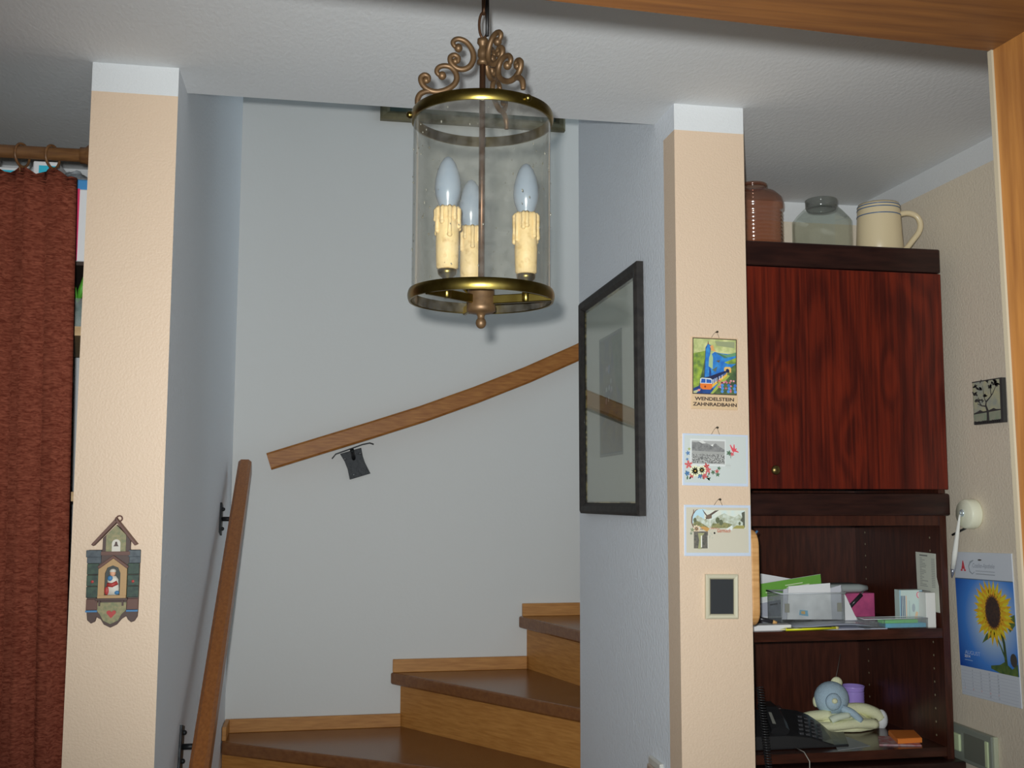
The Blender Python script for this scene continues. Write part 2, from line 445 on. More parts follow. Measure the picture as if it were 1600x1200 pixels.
for k in range(1, 10):
    z = RS*k
    o, i = NOSE[k]; o2, i2 = clip_to(NOSE[k+1], .046, k+1)
    P = [o, i]
    if k <= 3: P += [i2, o2]
    elif k == 4: P += [(RX0, IY), i2, o2, (LX1, BY)]
    else: P += [i2, o2]
    e = .002
    P = [(min(max(x, LX1+e), 3), min(y, BY-e)) for x, y in P]
    if k <= 4: P = [((x-e if x >= RX0-1e-6 and y < IY-1e-6 else x), y) for x, y in P]
    P = [((x, y+e) if (y <= IY+1e-6 and x > RX0+1e-6 and k >= 4) else (x, y)) for x, y in P]
    MB().prism(P, z-.042, z).build('tread', tread_oak, st, bev=.006)
    ro, ri = clip_to(NOSE[k], .03, k); rb, ri2 = clip_to(NOSE[k], .048, k)
    Q = [(min(max(x, LX1+e), 3), min(y, BY-e)) for x, y in (ro, ri, ri2, rb)]
    MB().prism(Q, z-RS, z-.042).build('riser', riser_oak, st)
def skirt(a, b, z, n):
    """low oak strip on the wall above a tread, n = direction off the wall"""
    a, b, n = Vector(a), Vector(b), Vector(n)*.014
    P = [a, b, b+n, a+n]
    MB().prism([(p.x, p.y) for p in P], z, z+.045).build('skirting', riser_oak, st, bev=.002)
skirt((LX1+.016, BY-.002), (.300, BY-.002), RS*4, (0, -1))
skirt((LX1+.002, 3.70), (LX1+.002, BY-.002), RS*4, (1, 0))
skirt((.270, BY-.002), (.752, BY-.002), RS*5, (0, -1))
skirt((.735, BY-.002), (1.13, BY-.002), RS*6, (0, -1))
for k in (7, 8, 9): skirt((NOSE[k][0][0]+.01, BY-.002), (NOSE[k+1][0][0]+.01, BY-.002), RS*k, (0, -1))

# ================================================================== HANDRAILS
lr = thing('handrail', 'oak handrail running down the left stair wall on iron brackets', 'handrail', (LX1, 3.0, .9))
def lz(y): return 1.660 + (y-3.66)*.588
MB().bar([(-.244, y, lz(y)) for y in (3.64, 3.3, 2.9, 2.5, 2.25)], .042, .062).build('rail', rail_oak_y, lr)
for y in (3.42, 2.58):
    z = lz(y)
    br = MB().bar([(LX1+.003, y-.012, z-.08), (LX1+.003, y+.012, z+.01)], .05, .006, up=(1, 0, 0)).build('bracket', iron, lr)
    MB().tube([(LX1+.006, y, z-.035), (-.262, y, z-.035)], .007, 8).build('arm', iron, br)
    for q in ((LX1+.008, y-.008, z-.065), (LX1+.008, y+.008, z-.005)): MB().ell(q, .006, 8, 6).build('bolt', iron, br)
br_pts = [(-.172, 1.672), (.0, 1.728), (.18, 1.786), (.36, 1.846), (.55, 1.917), (.74, 1.995), (.935, 2.085), (1.15, 2.20), (1.45, 2.385), (1.8, 2.61)]
rr = thing('handrail', 'curved oak handrail rising to the right across the back stair wall', 'handrail', (.3, BY, 1.6))
MB().bar([(x, 3.765, z) for x, z in br_pts], .042, .060, ch=.16).build('rail', rail_oak, rr)
ang = math.radians(17)
Mb = basis((.112, BY-.004, 1.715), (math.cos(ang), 0, math.sin(ang)), (-math.sin(ang), 0, math.cos(ang)), (0, -1, 0))
pl = MB(Mb).prism([(-.042, 0), (.036, 0), (.033, -.03), (.034, -.055), (.042, -.098), (-.034, -.098), (-.031, -.06), (-.034, -.03)], 0, .006).build('wall_plate', iron, rr, bev=.0015)
for q in ((.026, -.018, .006), (-.03, -.022, .006), (-.016, -.085, .006)): MB(Mb).ell(q, (.005, .005, .003), 8, 6).build('screw', mat('worn_steel', rgb(120, 122, 124), .4, .8), pl)
MB(Mb).bar([(-.075, -.010, .064), (-.058, .002, .064), (.04, .008, .064), (.066, .006, .064), (.078, -.002, .064)], .026, .004, up=(0, 1, 0)).build('strap', iron, rr)
MB(Mb).tube([(0, -.03, .004), (0, -.012, .05), (0, .002, .064)], .007, 8).build('arm', iron, rr)

# ================================================================== FRAMED PICTURE ON THE RIGHT STAIR WALL
def frame_mesh(M, w, h, fw, d, z0=0):
    """mitred frame, origin = lower left corner, d = thickness off the wall"""
    b = MB(M)
    prof = [(0, z0), (0, d*.75), (fw*.25, d), (fw*.7, d*.9), (fw, d*.5), (fw, z0)]
    c = [(0, 0, 1, 1), (w, 0, -1, 1), (w, h, -1, -1), (0, h, 1, -1)]
    rings = [[(x+sx*q, y+sy*q, z) for q, z in prof] for x, y, sx, sy in c]
    return b.loft(rings, False, False, 0, True)
PW, PH = .570, .612
pf = thing('framed_picture', 'narrow black picture frame with wide pale mount on the right stair wall', 'picture', (RX0, 2.69, 1.515))
M = on_side((RX0-.001, 2.978, 1.511), math.radians(.6))
frame_mesh(M, PW, PH, .030, .022).build('frame', frame_black, pf)
lb = MB(M)
for (x0, y0, x1, y1) in ((.030, .030, .034, PH-.030), (PW-.034, .030, PW-.030, PH-.030), (.034, PH-.034, PW-.034, PH-.030), (.034, .030, PW-.034, .034)):
    lb.box((x0, y0, .004), (x1, y1, .0085))
lb.build('gilt_liner', mat('gilt_edge', rgb(200, 180, 120), .3, .8, col2=rgb(90, 76, 40), vscale=60, stretch=(.2, .2, 1), lo=.45, hi=.55), pf)
MB(M).box((.02, .02, .001), (PW-.02, PH-.02, .004)).build('mount', mat('pale_mount', (.76, .74, .66, 1), .8), pf)
art = Print(M @ Matrix.Translation((.172, .478, .004)), .225, .325, .0003, e=.8)
art.rect(0, 0, 1, 1, (96, 98, 84)).rect(.03, .02, .97, .98, mat('faded_watercolour', rgb(70, 82, 84), .8, col2=rgb(112, 112, 84), vscale=16, lo=.4, hi=.6))
art.poly([(.55, .03), (.97, .03), (.97, .55), (.7, .4)], mat('faded_green_wash', rgb(70, 92, 56), .8, col2=rgb(98, 110, 76), vscale=30))
art.poly([(.05, .75), (.5, .62), (.95, .72), (.95, .97), (.05, .97)], mat('faded_ochre_wash', rgb(120, 110, 66), .8, col2=rgb(88, 82, 58), vscale=24))
for q in range(14):
    art.ell(.3+random.random()*.4, .25+random.random()*.35, .03, .022, random.choice([(150, 150, 150), (130, 110, 120), (90, 100, 140)]), 8)
art.build(pf)
MB(M).box((.031, .031, .010), (PW-.031, PH-.031, .0115)).build('glass', thin_glass('picture_glass', (.93, .95, .93, 1), 1.55, rough=.004), pf)

# light switch low on the same wall
sw = thing('light_switch', 'white light switch on the right stair wall beside the pillar', 'switch', (RX0, 2.34, .90))
Ms = on_side((RX0, 2.383, .893))
MB(Ms).box((0, 0, 0), (.084, .084, .010)).build('plate', mat('switch_white', (.62, .6, .54, 1), .35), sw, bev=.003)
MB(Ms).box((.014, .014, .010), (.070, .070, .018)).build('rocker', mat('switch_rocker', (.42, .32, .24, 1), .35), sw, bev=.003)

# olive picture frame high on the back wall
hp = thing('framed_picture', 'large olive wooden frame high on the back stair wall, only its lower edge in view', 'picture', (.55, BY, 2.94))
M = on_front((.195, BY-.001, 2.938), 0)
frame_mesh(M, .70, .52, .035, .03).build('frame', mat('olive_frame', rgb(120, 112, 84), .5, col2=rgb(98, 92, 66), vscale=20), hp)
MB(M).box((.03, .03, 0), (.67, .49, .008)).build('canvas', mat('dim_canvas', rgb(120, 120, 100), .8, col2=rgb(80, 96, 90), vscale=9), hp)

# ================================================================== HANGING LANTERN
LXc, LYc = .2265, 1.5
la = thing('hanging_lantern', 'round brass and glass candle lantern hanging from the ceiling', 'lantern', (LXc, LYc, 1.82))
LC = (LXc, LYc, 0)
K = .00096
# lamp body
def band(zc, r, h, t=.0028): return [(r, zc-h/2), (r+.0012, zc-h/2+.002), (r+.0012, zc+h/2-.002), (r, zc+h/2), (r-t, zc+h/2), (r-t, zc-h/2)]
def flat_band(zc, r, h, t=.0028):
    b = MB(); A_ = math.radians(27); Rr = h/2/math.sin(A_)
    b.lathe([(r-Rr*(1-math.cos(A_*q/4)), zc+Rr*math.sin(A_*q/4)) for q in range(-4, 5)], LC, 96)
    e = Rr*(1-math.cos(A_)); P = [(r-e, zc+h/2), (r-e-t, zc+h/2), (r-e-t, zc-h/2), (r-e, zc-h/2)]
    for i in range(3): b.lathe([P[i], P[i+1]], LC, 96)
    return b
flat_band(2.123, .1055, .0155).build('top_ring', brass, la)
flat_band(1.857, .1070, .0165).build('bottom_ring', brass, la)
MB().lathe([(.1012, 1.850), (.1012, 2.124)], LC, 72).build('glass', lantern_glass, la)
sd_ = MB()
for q in range(150):
    t = random.random()*2*PI; z = 1.87+.24*random.random(); r_ = .0004+.0009*random.random()**2
    sd_.ell((LXc+.1012*math.cos(t), LYc+.1012*math.sin(t), z), (r_, r_, r_*(1+1.5*random.random())), 6, 4)
sd_.build('glass_bubbles', mat('glass_bubble', rgb(120, 118, 106), .1, spec=.9), la)['kind'] = 'stuff'
MB().lathe([(.0046, 1.862), (.0046, 2.212)], LC, 12, caps=True).build('rod', bronze_dk, la)
cap = MB().lathe([(.001, 2.247), (.008, 2.246), (.0085, 2.240), (.0055, 2.236), (.0055, 2.232), (.0075, 2.229), (.0078, 2.221), (.006, 2.216), (.0085, 2.212), (.0085, 2.208), (.004, 2.206)], LC, 20).build('cap', bronze, la)
hub = MB().lathe([(.002, 1.872), (.0185, 1.870), (.0195, 1.866), (.0195, 1.846), (.021, 1.842), (.021, 1.836), (.017, 1.833), (.007, 1.832), (.005, 1.828), (.005, 1.824), (.002, 1.824)], LC, 32).build('hub', bronze, la)
MB().ell((LXc, LYc, 1.8185), (.0078, .0078, .0085), 16, 10).build('finial', bronze, la)
# scrolls: traced S-curves in (distance from axis, height)
def zpx(pts):
    return [((755-(640+x/7.06))*K, 2.139+(170-(30+y/7.06))*K) for x, y in pts]
S1 = zpx([(545, 318), (505, 300), (485, 262), (505, 228), (555, 214), (625, 238), (680, 300), (708, 375), (706, 450), (672, 515), (610, 552), (545, 552), (490, 520), (458, 470), (462, 420), (505, 398), (545, 425), (538, 468), (512, 470)])
S2 = zpx([(370, 640), (335, 632), (312, 598), (330, 552), (385, 528), (455, 535), (510, 585), (530, 650), (515, 712), (465, 765), (395, 805), (315, 825), (240, 815), (180, 778), (145, 725), (142, 672), (182, 642), (222, 662), (220, 705), (198, 706)])
S3 = zpx([(255, 820), (190, 830), (135, 862), (108, 920), (105, 985)])
def smooth(pts, n=4):
    out = []
    for i in range(len(pts)-1):
        p0 = pts[max(i-1, 0)]; p1 = pts[i]; p2 = pts[i+1]; p3 = pts[min(i+2, len(pts)-1)]
        for q in range(n):
            t = q/n
            out.append(tuple(.5*((2*p1[k])+(-p0[k]+p2[k])*t+(2*p0[k]-5*p1[k]+4*p2[k]-p3[k])*t*t+(-p0[k]+3*p1[k]-3*p2[k]+p3[k])*t**3) for k in range(len(p1))))
    out.append(tuple(pts[-1])); return out
for az in (178, 58, -62):
    a = math.radians(az); ca, sa = math.cos(a), math.sin(a)
    b = MB()
    for S in (S1, S2, S3):
        P = [(LXc+r*ca, LYc+r*sa, z) for r, z in smooth(S)]
        k = len(P)
        R = [.0044 - .0010*abs(2*i/(k-1)-1)**2 for i in range(k)]
        b.tube(P, R, 8)
        if S is not S3:
            for e, rr_ in ((P[0], .0064), (P[-1], .0050)): b.ell(e, rr_, 10, 8)
    sc = b.build('scroll', bronze, la)
    MB().ell((LXc+.107*ca, LYc+.107*sa, 2.124), .0055, 10, 8).build('knob', brass, sc)
# candles, arms
for az in (-24.6, 95.4, 215.4):
    a = math.radians(az); ca, sa = math.cos(a), math.sin(a); r = .067
    p = Vector((LXc+r*ca, LYc+r*sa, 0))
    MB().bar([(LXc+.015*ca, LYc+.015*sa, 1.852), (LXc+.1045*ca, LYc+.1045*sa, 1.853)], .006, .013).build('arm', brass, la)
    MB().lathe([(.004, 1.846), (.006, 1.848), (.006, 1.86), (.004, 1.864), (.004, 1.872), (.013, 1.880), (.014, 1.886), (.012, 1.888), (.002, 1.888)], p, 16).build('candle_cup', brass, la)
    sl = MB().lathe([(.012, 1.887), (.0155, 1.889), (.0165, 1.92), (.0165, 1.972), (.0150, 1.976), (.010, 1.976), (.010, 1.97)], p, 24).build('candle_sleeve', wax, la)
    d = MB()
    for q in range(11):
        t = q*2*PI/11+random.random()*.3; L = .012+.028*random.random()
        x, y = p.x+.0168*math.cos(t), p.y+.0168*math.sin(t)
        d.tube([(p.x+.0145*math.cos(t), p.y+.0145*math.sin(t), 1.9755), (x, y, 1.972), (x, y, 1.972-L*.6), (x, y, 1.972-L)], [.003, .0036, .003, .0036], 6)
        d.ell((x, y, 1.972-L), .0038, 6, 5)
    d.build('wax_drip', wax, sl)
    MB().lathe([(.011, 1.974), (.0135, 1.982), (.0172, 1.992), (.0188, 2.003), (.0182, 2.015), (.0155, 2.028), (.0112, 2.040), (.006, 2.048), (.0005, 2.051)], p, 24).build('bulb', bulb_m, la)
# chain to the ceiling
zc = 2.247
k = 0
while zc < 2.40:
    H = .046; rx = .0065
    b = MB()
    P = []
    for q in range(20):
        t = 2*PI*q/20
        x = rx*math.cos(t); z = (H/2-.003)*math.sin(t)
        P.append((LXc+(x if k % 2 == 0 else 0)+.001, LYc+(0 if k % 2 == 0 else x), zc+H/2-.002+z))
    b.tube(P, .0021, 8, close=True); b.build('chain_link', bronze_dk, la)
    zc += .037; k += 1
MB().tube([(LXc+.006, LYc-.004, z) for z in (2.25, 2.28, 2.32, 2.40, 2.42)], .0028, 8).build('cord', mat('black_cord', rgb(20, 18, 18), .5), la)
MB().lathe([(.001, 2.405), (.03, 2.407), (.05, 2.42), (.052, ZC), (.001, ZC)], LC, 32).build('ceiling_rose', brass, la)

# ================================================================== THINGS ON THE LEFT PILLAR
def M_(n, r, g, b, e=.74, rough=.55, **k): return mat(n, rgb(r, g, b, e), rough, **k)
orn = thing('wall_ornament', 'carved and painted wooden chalet with arched niche hung on the left pillar', 'ornament', (-.388, PY, 1.311))
Mo = on_front((-.3875, PY, 1.311))
def op(pts): return [((x-370)*.000207, (1085-y)*.000215) for x, y in pts]
def orect(x0, y0, x1, y1): return op([(x0, y1), (x1, y1), (x1, y0), (x0, y0)])
o_dark = M_('ornament_dark_brown', 72, 54, 48); o_brown = M_('ornament_brown', 92, 62, 52); o_green = M_('ornament_green', 52, 72, 56, col2=rgb(36, 50, 44, .74), vscale=120)
o_slate = M_('ornament_slate', 74, 82, 86, col2=rgb(56, 62, 68, .74), vscale=120); o_ochre = M_('ornament_ochre', 160, 128, 86); o_olive = M_('ornament_olive', 140, 128, 92, col2=rgb(110, 112, 80, .74), vscale=150)
o_red = M_('ornament_red', 160, 56, 52); o_blue = M_('ornament_blue', 60, 110, 150); o_white = M_('ornament_white', 190, 184, 172); o_skin = M_('ornament_skin', 200, 150, 120)
body = [(140, 395), (265, 395), (265, 290), (385, 170), (515, 300), (515, 395), (605, 395), (603, 930), (600, 990), (575, 1030), (545, 1040), (515, 1015), (500, 985), (460, 1010), (420, 1058), (362, 1085), (302, 1055), (275, 1010), (236, 990), (225, 1030), (190, 1046), (155, 1015), (145, 930)]
MB(Mo).prism(op(body[::-1]), 0, .008).build('back_board', o_dark, orn, bev=.001)
for P in ([(385, 108), (172, 345), (195, 358), (395, 145)], [(370, 125), (380, 100), (585, 345), (560, 355)]):
    MB(Mo).prism(op(P), .002, .020).build('roof_board', o_brown, orn, bev=.001)
rg = MB(Mo); rg.tube([((405-370)*.000207+.0052*math.cos(t*PI/8), (1085-115)*.000215+.0052*math.sin(t*PI/8), .006) for t in range(16)], .0016, 6, close=True)
rg.build('hanging_ring', o_brown, orn)
MB(Mo).prism(op([(298, 415), (475, 415), (475, 262), (385, 175), (298, 262)]), .008, .011).build('tower_front', o_olive, orn)
def arch(x0, x1, yb, yt, n=10):
    c = (x0+x1)/2; r = (x1-x0)/2
    return op([(x0, yb), (x1, yb)]+[(c+r*math.cos(PI*i/n), yt+r-r*math.sin(PI*i/n)) for i in range(n+1)])
MB(Mo).prism(arch(352, 428, 412, 300), .011, .0125).build('bell_window', o_white, orn)
MB(Mo).prism(op([(368, 362), (412, 362), (402, 345), (398, 322), (384, 322), (379, 345)]), .0125, .015).build('bell', o_dark, orn)
MB(Mo).prism(orect(262, 408, 518, 440), .008, .016).build('tower_sill', o_brown, orn)
for x0, x1 in ((128, 262), (502, 612)):
    for k in range(2):
        MB(Mo).prism(orect(x0+8*k, 396+55*k, x1, 458+55*k), .008, .014-.002*k).build('roof_slate', o_slate, orn, bev=.001)
for x0, x1 in ((140, 245), (500, 604)):
    for k in range(3):
        MB(Mo).prism(orect(x0, 515+102*k, x1, 612+102*k), .008, .0125).build('shutter', o_green, orn, bev=.001)
    MB(Mo).ell(((x0+x1)/2*.000207-370*.000207, (1085-675)*.000215, .0125), (.003, .003, .001), 8, 5).build('painted_rose', o_red, orn)
    MB(Mo).prism(orect(x0+4, 828, x1, 925), .008, .013).build('corner_post', o_brown, orn, bev=.001)
    MB(Mo).prism(orect(x0+2, 927, x1, 943), .008, .0136).build('blue_stripe', o_blue, orn)
# niche surround = ochre board with an arched hole, niche set in
out = [(245, 815), (245, 545), (375, 455), (497, 545), (497, 815)]
inn = [(440, 795)]+[(371+69*math.cos(PI*i/10), 600-69*math.sin(PI*i/10)) for i in range(11)]+[(302, 795)]
# surround as quads strips
sv = [(245, 795), (245, 545), (300, 508), (375, 455), (440, 502), (497, 545), (497, 795)]
si = [(302, 795), (302, 600), (322, 551), (371, 531), (420, 551), (440, 600), (440, 795)]
b = MB(Mo)
for i in range(6): b.prism(op([sv[i], sv[i+1], si[i+1], si[i]]), .008, .015)
b.prism(orect(245, 795, 497, 820), .008, .017)
b.build('niche_surround', o_ochre, orn)
MB(Mo).prism(arch(302, 440, 795, 531), .008, .0088).build('niche_back', M_('ornament_niche', 52, 56, 52), orn)
for P in ([(375, 440), (236, 540), (250, 562), (377, 468)], [(373, 440), (515, 540), (500, 562), (373, 468)]):
    MB(Mo).prism(op(P), .013, .019).build('gable_strip', o_brown, orn, bev=.0008)
fig = thing('figurine', 'tiny painted figurine in blue and red standing in the chalet niche', 'figurine', Mo @ Vector((.0002, .0625, .012)))
def oq(x, y, z): return ((x-370)*.000207, (1085-y)*.000215, z)
MB(Mo).lathe([(.0001, 0)], (0, 0, 0), 4) if False else None
MB(Mo).loft([[(cx+rx*math.cos(q*PI/6), cy, .0135+rz*math.sin(q*PI/6)) for q in range(12)] for (cx, cy), rx, rz in
    ((oq(375, 792, 0)[:2], .011, .0042), (oq(376, 740, 0)[:2], .012, .0045), (oq(378, 700, 0)[:2], .0105, .0045), (oq(374, 655, 0)[:2], .0105, .0042), (oq(372, 625, 0)[:2], .006, .003))], True, True).build('robe', o_white, fig)
MB(Mo).tube([oq(330, 700, .0165), oq(372, 705, .0182), oq(418, 682, .0165)], .0042, 8).build('red_sash', o_red, fig)
MB(Mo).ell(oq(352, 645, .0165), (.0052, .0055, .003), 10, 8).build('blue_cloak', o_blue, fig)
MB(Mo).ell(oq(325, 755, .016), (.0045, .0085, .003), 10, 8).build('red_hem', o_red, fig)
MB(Mo).ell(oq(415, 772, .016), (.0048, .004, .003), 10, 8).build('blue_hem', o_blue, fig)
MB(Mo).ell(oq(372, 600, .0145), (.0056, .0068, .0045), 12, 8).build('head', o_skin, fig)
MB(Mo).ell(oq(372, 582, .0142), (.0062, .0048, .0046), 12, 8).build('hat', o_white, fig)
MB(Mo).prism(orect(228, 820, 512, 842), .006, .019).build('ledge', o_dark, orn, bev=.0008)
for x in (262, 468): MB(Mo).prism(orect(x-8, 842, x+8, 890), .008, .014).build('ledge_bracket', o_dark, orn)
MB(Mo).prism(op([(240, 860), (500, 860), (498, 930), (460, 965), (430, 1020), (365, 1050), (300, 1020), (270, 965), (240, 930)][::-1]), .008, .0115).build('lower_panel', o_olive, orn)
heart = [(370, 998), (330, 955), (330, 938), (345, 930), (360, 932), (371, 946), (384, 932), (400, 930), (412, 940), (410, 956)]
MB(Mo).prism(op(heart[::-1]), .0115, .0135).build('heart', o_red, orn)

# ================================================================== THINGS ON THE RIGHT PILLAR
FY = PY - .0006
def hang(parent, M, u, top, drop=.018, spread=.010):
    """nail with a little wire loop"""
    n = MB(M); n.tube([(u+.002, top+drop, -.001), (u+.002, top+drop, .009)], .0012, 6); n.ell((u+.002, top+drop, .009), .0026, 8, 6)
    n.build('nail', mat('dark_nail', rgb(70, 66, 56), .4, .7), parent)
    MB(M).tube([(u-spread, top-.002, .001), (u-spread*.4, top+drop*.65, .003), (u+.002, top+drop+.002, .004), (u+spread*.5, top+drop*.65, .003), (u+spread, top-.002, .001)], .0005, 5).build('hanging_wire', mat('wire', rgb(130, 120, 100), .4, .7), parent)

# painted tin sign
pt = thing('tin_sign', 'small tin sign with painted mountain railway hanging on the right pillar', 'sign', (.846, PY, 1.752))
w, h = .107, .158
M = on_front((.7935, FY, 1.912), math.radians(-1.0))
MB(M).box((0, -h, 0), (w, 0, .0022)).build('plate', M_('tin_beige', 198, 170, 134), pt, bev=.0008)
p = Print(M @ Matrix.Translation((0, 0, .0022)), w, h)
I0, I1, J0, J1 = .025, .975, .012, .795
def t_(pts): return [(I0+(I1-I0)*x, J0+(J1-J0)*y) for x, y in pts]
sky = M_('sign_sky', 196, 196, 138, col2=rgb(150, 160, 100, .74), vscale=60)
blue = M_('sign_blue', 30, 96, 176, col2=rgb(50, 130, 190, .74), vscale=90); navy = M_('sign_navy', 24, 44, 100, col2=rgb(30, 70, 130, .74), vscale=80)
meadow = M_('sign_meadow', 150, 172, 60, col2=rgb(84, 110, 56, .74), vscale=70); dgreen = M_('sign_dark_green', 52, 72, 52, col2=rgb(92, 112, 60, .74), vscale=80)
p.rect(I0, J0, I1, J1, (60, 46, 40))
p.poly(t_([(.02, .985), (.98, .985), (.98, .015), (.02, .015)]), sky)
p.poly(t_([(.5, .05), (.95, .05), (.95, .16), (.55, .13)]), M_('sign_cloud', 140, 146, 110))
p.poly(t_([(.3, .985), (.98, .985), (.98, .25), (.8, .27), (.62, .26), (.5, .24), (.4, .3)]), blue)
p.poly(t_([(.5, .245), (.62, .3), (.72, .345), (.8, .34), (.7, .29)]), M_('sign_ridge', 70, 110, 84))
p.poly(t_([(.62, .27), (.78, .285), (.98, .235), (.98, .3), (.8, .33)]), M_('sign_far_hill', 96, 140, 100))
p.poly(t_([(.02, .985), (.3, .985), (.34, .5), (.33, .22), (.18, .25), (.02, .28)]), meadow)
p.poly(t_([(.1, .985), (.3, .985), (.34, .5), (.3, .3), (.24, .5)]), dgreen)
p.poly(t_([(.24, .985), (.4, .985), (.42, .6), (.37, .45), (.4, .25), (.42, .13), (.34, .1), (.29, .17), (.28, .4)]), navy)
p.poly(t_([(.27, .8), (.37, .8), (.38, .4), (.4, .13), (.34, .11), (.3, .2)]), blue)
p.poly(t_([(.36, .5), (.45, .55), (.46, .35), (.42, .24), (.37, .35)]), M_('sign_rock', 150, 176, 130))
p.poly(t_([(.335, .11), (.35, .04), (.365, .11)]), (110, 60, 70))
p.poly(t_([(.39, .14), (.46, .12), (.48, .2), (.54, .23), (.42, .22)]), (206, 150, 90))
p.poly(t_([(.52, .4), (.62, .38), (.6, .43)]), (90, 84, 70))
p.poly(t_([(.44, .56), (.56, .5), (.52, .6)]), M_('sign_wood', 84, 100, 90))
p.poly(t_([(.72, .42), (.98, .33), (.98, .44), (.8, .45)]), meadow)
p.poly(t_([(.4, .985), (.98, .985), (.98, .44), (.85, .52), (.62, .75)]), dgreen)
p.poly(t_([(.02, .985), (.42, .985), (.5, .9), (.18, .84), (.02, .9)]), navy)
p.poly(t_([(.4, .985), (.46, .985), (.84, .66), (.8, .64), (.6, .78)]), M_('sign_verge', 150, 164, 72))
p.poly(t_([(.02, .985), (.08, .985), (.2, .9), (.02, .95)]), M_('sign_path', 170, 170, 130))
p.poly(t_([(.71, .58), (.71, .52), (.74, .5), (.85, .5), (.87, .53), (.87, .6), (.83, .6), (.82, .54), (.75, .54), (.75, .58)]), (216, 170, 96))
p.poly(t_([(.75, .6), (.75, .55), (.79, .53), (.83, .56), (.83, .6)]), (34, 34, 60))
p.poly(t_([(.17, .72), (.44, .74), (.76, .6), (.74, .57), (.6, .61), (.38, .68)]), (34, 38, 70))
p.poly(t_([(.44, .88), (.44, .76), (.78, .6), (.78, .66)]), (214, 168, 70))
p.poly(t_([(.44, .82), (.44, .75), (.76, .605), (.76, .625)]), (80, 90, 130))
for q in (.46, .5, .54, .6, .66): p.poly(t_([(q, .82-(q-.44)*.46), (q+.012, .812-(q-.44)*.46), (q+.012, .735-(q-.44)*.42), (q, .742-(q-.44)*.42)]), (226, 226, 214), q == .46)
p.poly(t_([(.555, .8), (.575, .79), (.575, .66), (.555, .67)]), (40, 34, 40))
p.poly(t_([(.17, .88), (.22, .915), (.4, .915), (.44, .88), (.44, .8), (.17, .8)]), (214, 112, 44))
p.poly(t_([(.165, .81), (.44, .81), (.44, .735), (.4, .715), (.2, .71), (.17, .73)]), (206, 214, 220))
p.poly(t_([(.18, .8), (.29, .8), (.29, .73), (.2, .725)]), (44, 86, 160)); p.poly(t_([(.305, .8), (.425, .8), (.42, .74), (.305, .73)]), (44, 86, 160), False)
p.ell(*t_([(.28, .865)])[0], .02, .016, (120, 50, 30), 8)
for q in range(16):
    p.ell(*t_([(.58+.38*random.random(), .74+.2*random.random())])[0], .022, .014, random.choice([(204, 110, 130), (190, 90, 110), (210, 140, 150)]), 8, q == 0)
for q in range(9):
    p.ell(*t_([(.66+.28*(q % 3)/2+.03*random.random(), .83+.11*(q//3)/2)])[0], .034, .022, random.choice([(52, 104, 176), (76, 130, 196)]), 8, q == 0)
p.ell(*t_([(.14, .93)])[0], .03, .016, (210, 130, 130), 8)
p.text('WENDELSTEIN', .07, .880, .045, (50, 38, 36), .84, bold=.03)
p.text('ZAHNRADBAHN', .03, .955, .045, (50, 38, 36), .94, bold=.03)
p.build(pt)
hang(pt, M, .055, 0, .012)

def card_thing(label, px, pz, w, h, roll_):
    t = thing('postcard', label, 'postcard', (px+w/2, PY, pz-h))
    M = on_front((px, FY, pz), roll_)
    MB(M).box((0, -h, 0), (w, 0, .0016)).build('laminate', M_('postcard_laminate', 182, 192, 206, rough=.3), t, bev=.0006)
    return t, M, Print(M @ Matrix.Translation((0, 0, .0016)), w, h)
w, h = .150, .112
pc, M, p = card_thing('postcard of a grey alpine town with edelweiss and red flowers', .7705, 1.7005, w, h, math.radians(-.9))
p.rect(.03, .035, .97, .945, (184, 190, 186))
p.rect(.115, .10, .655, .62, (200, 202, 200)).rect(.14, .135, .64, .58, (160, 160, 157))
rk = M_('card_grey_slope', 104, 104, 104, col2=rgb(130, 130, 128, .74), vscale=200); rk2 = M_('card_grey_town', 90, 90, 88, col2=rgb(168, 168, 164, .74), vscale=420, lo=.45, hi=.55)
p.poly([(.14, .33), (.64, .35), (.64, .30), (.56, .24), (.50, .18), (.44, .22), (.34, .17), (.28, .15), (.2, .17), (.14, .16)], rk)
p.poly([(.24, .15), (.3, .13), (.36, .18), (.3, .19)], (196, 196, 192)).poly([(.42, .22), (.47, .19), (.46, .24)], (206, 206, 202))
p.rect(.14, .34, .64, .41, (150, 150, 146)).rect(.14, .39, .64, .565, rk2)
p.poly([(.285, .5), (.305, .5), (.295, .36)], (70, 70, 70))
fl_r, fl_r2, fl_g, fl_b, fl_w, fl_y = (180, 66, 62), (192, 92, 92), (66, 96, 68), (70, 112, 160), (224, 216, 178), (176, 146, 80)
def flower(u, v, r, c, n=5, cc=None):
    for i in range(n):
        a = 2*PI*i/n+u*9
        p.ell(u+r*.6*math.cos(a), v+r*.6*math.sin(a)*w/h, r*.55, r*.3*w/h, c, 8, i == 0, -a)
    if cc: p.ell(u, v, r*.2, r*.2*w/h, cc, 8)
for q in range(22): p.ell(.05+.36*random.random(), .74+.14*random.random(), .028, .016, random.choice([fl_g, (52, 84, 66), (96, 120, 80)]), 7, q == 0, random.random()*3)
for u, v, r, c in ((.08, .38, .03, fl_b), (.07, .5, .02, fl_b), (.1, .3, .02, (150, 160, 90)), (.09, .6, .055, fl_r2), (.36, .63, .045, fl_r), (.38, .7, .045, fl_r2), (.33, .81, .045, fl_r2), (.26, .82, .035, (70, 110, 150)), (.07, .77, .035, fl_b), (.14, .81, .035, fl_r), (.46, .74, .03, fl_g), (.52, .72, .028, fl_r), (.55, .66, .025, fl_g), (.53, .78, .03, fl_g)): flower(u, v, r, c)
flower(.19, .72, .075, fl_w, 10, fl_y); flower(.29, .70, .06, fl_w, 10, fl_y)
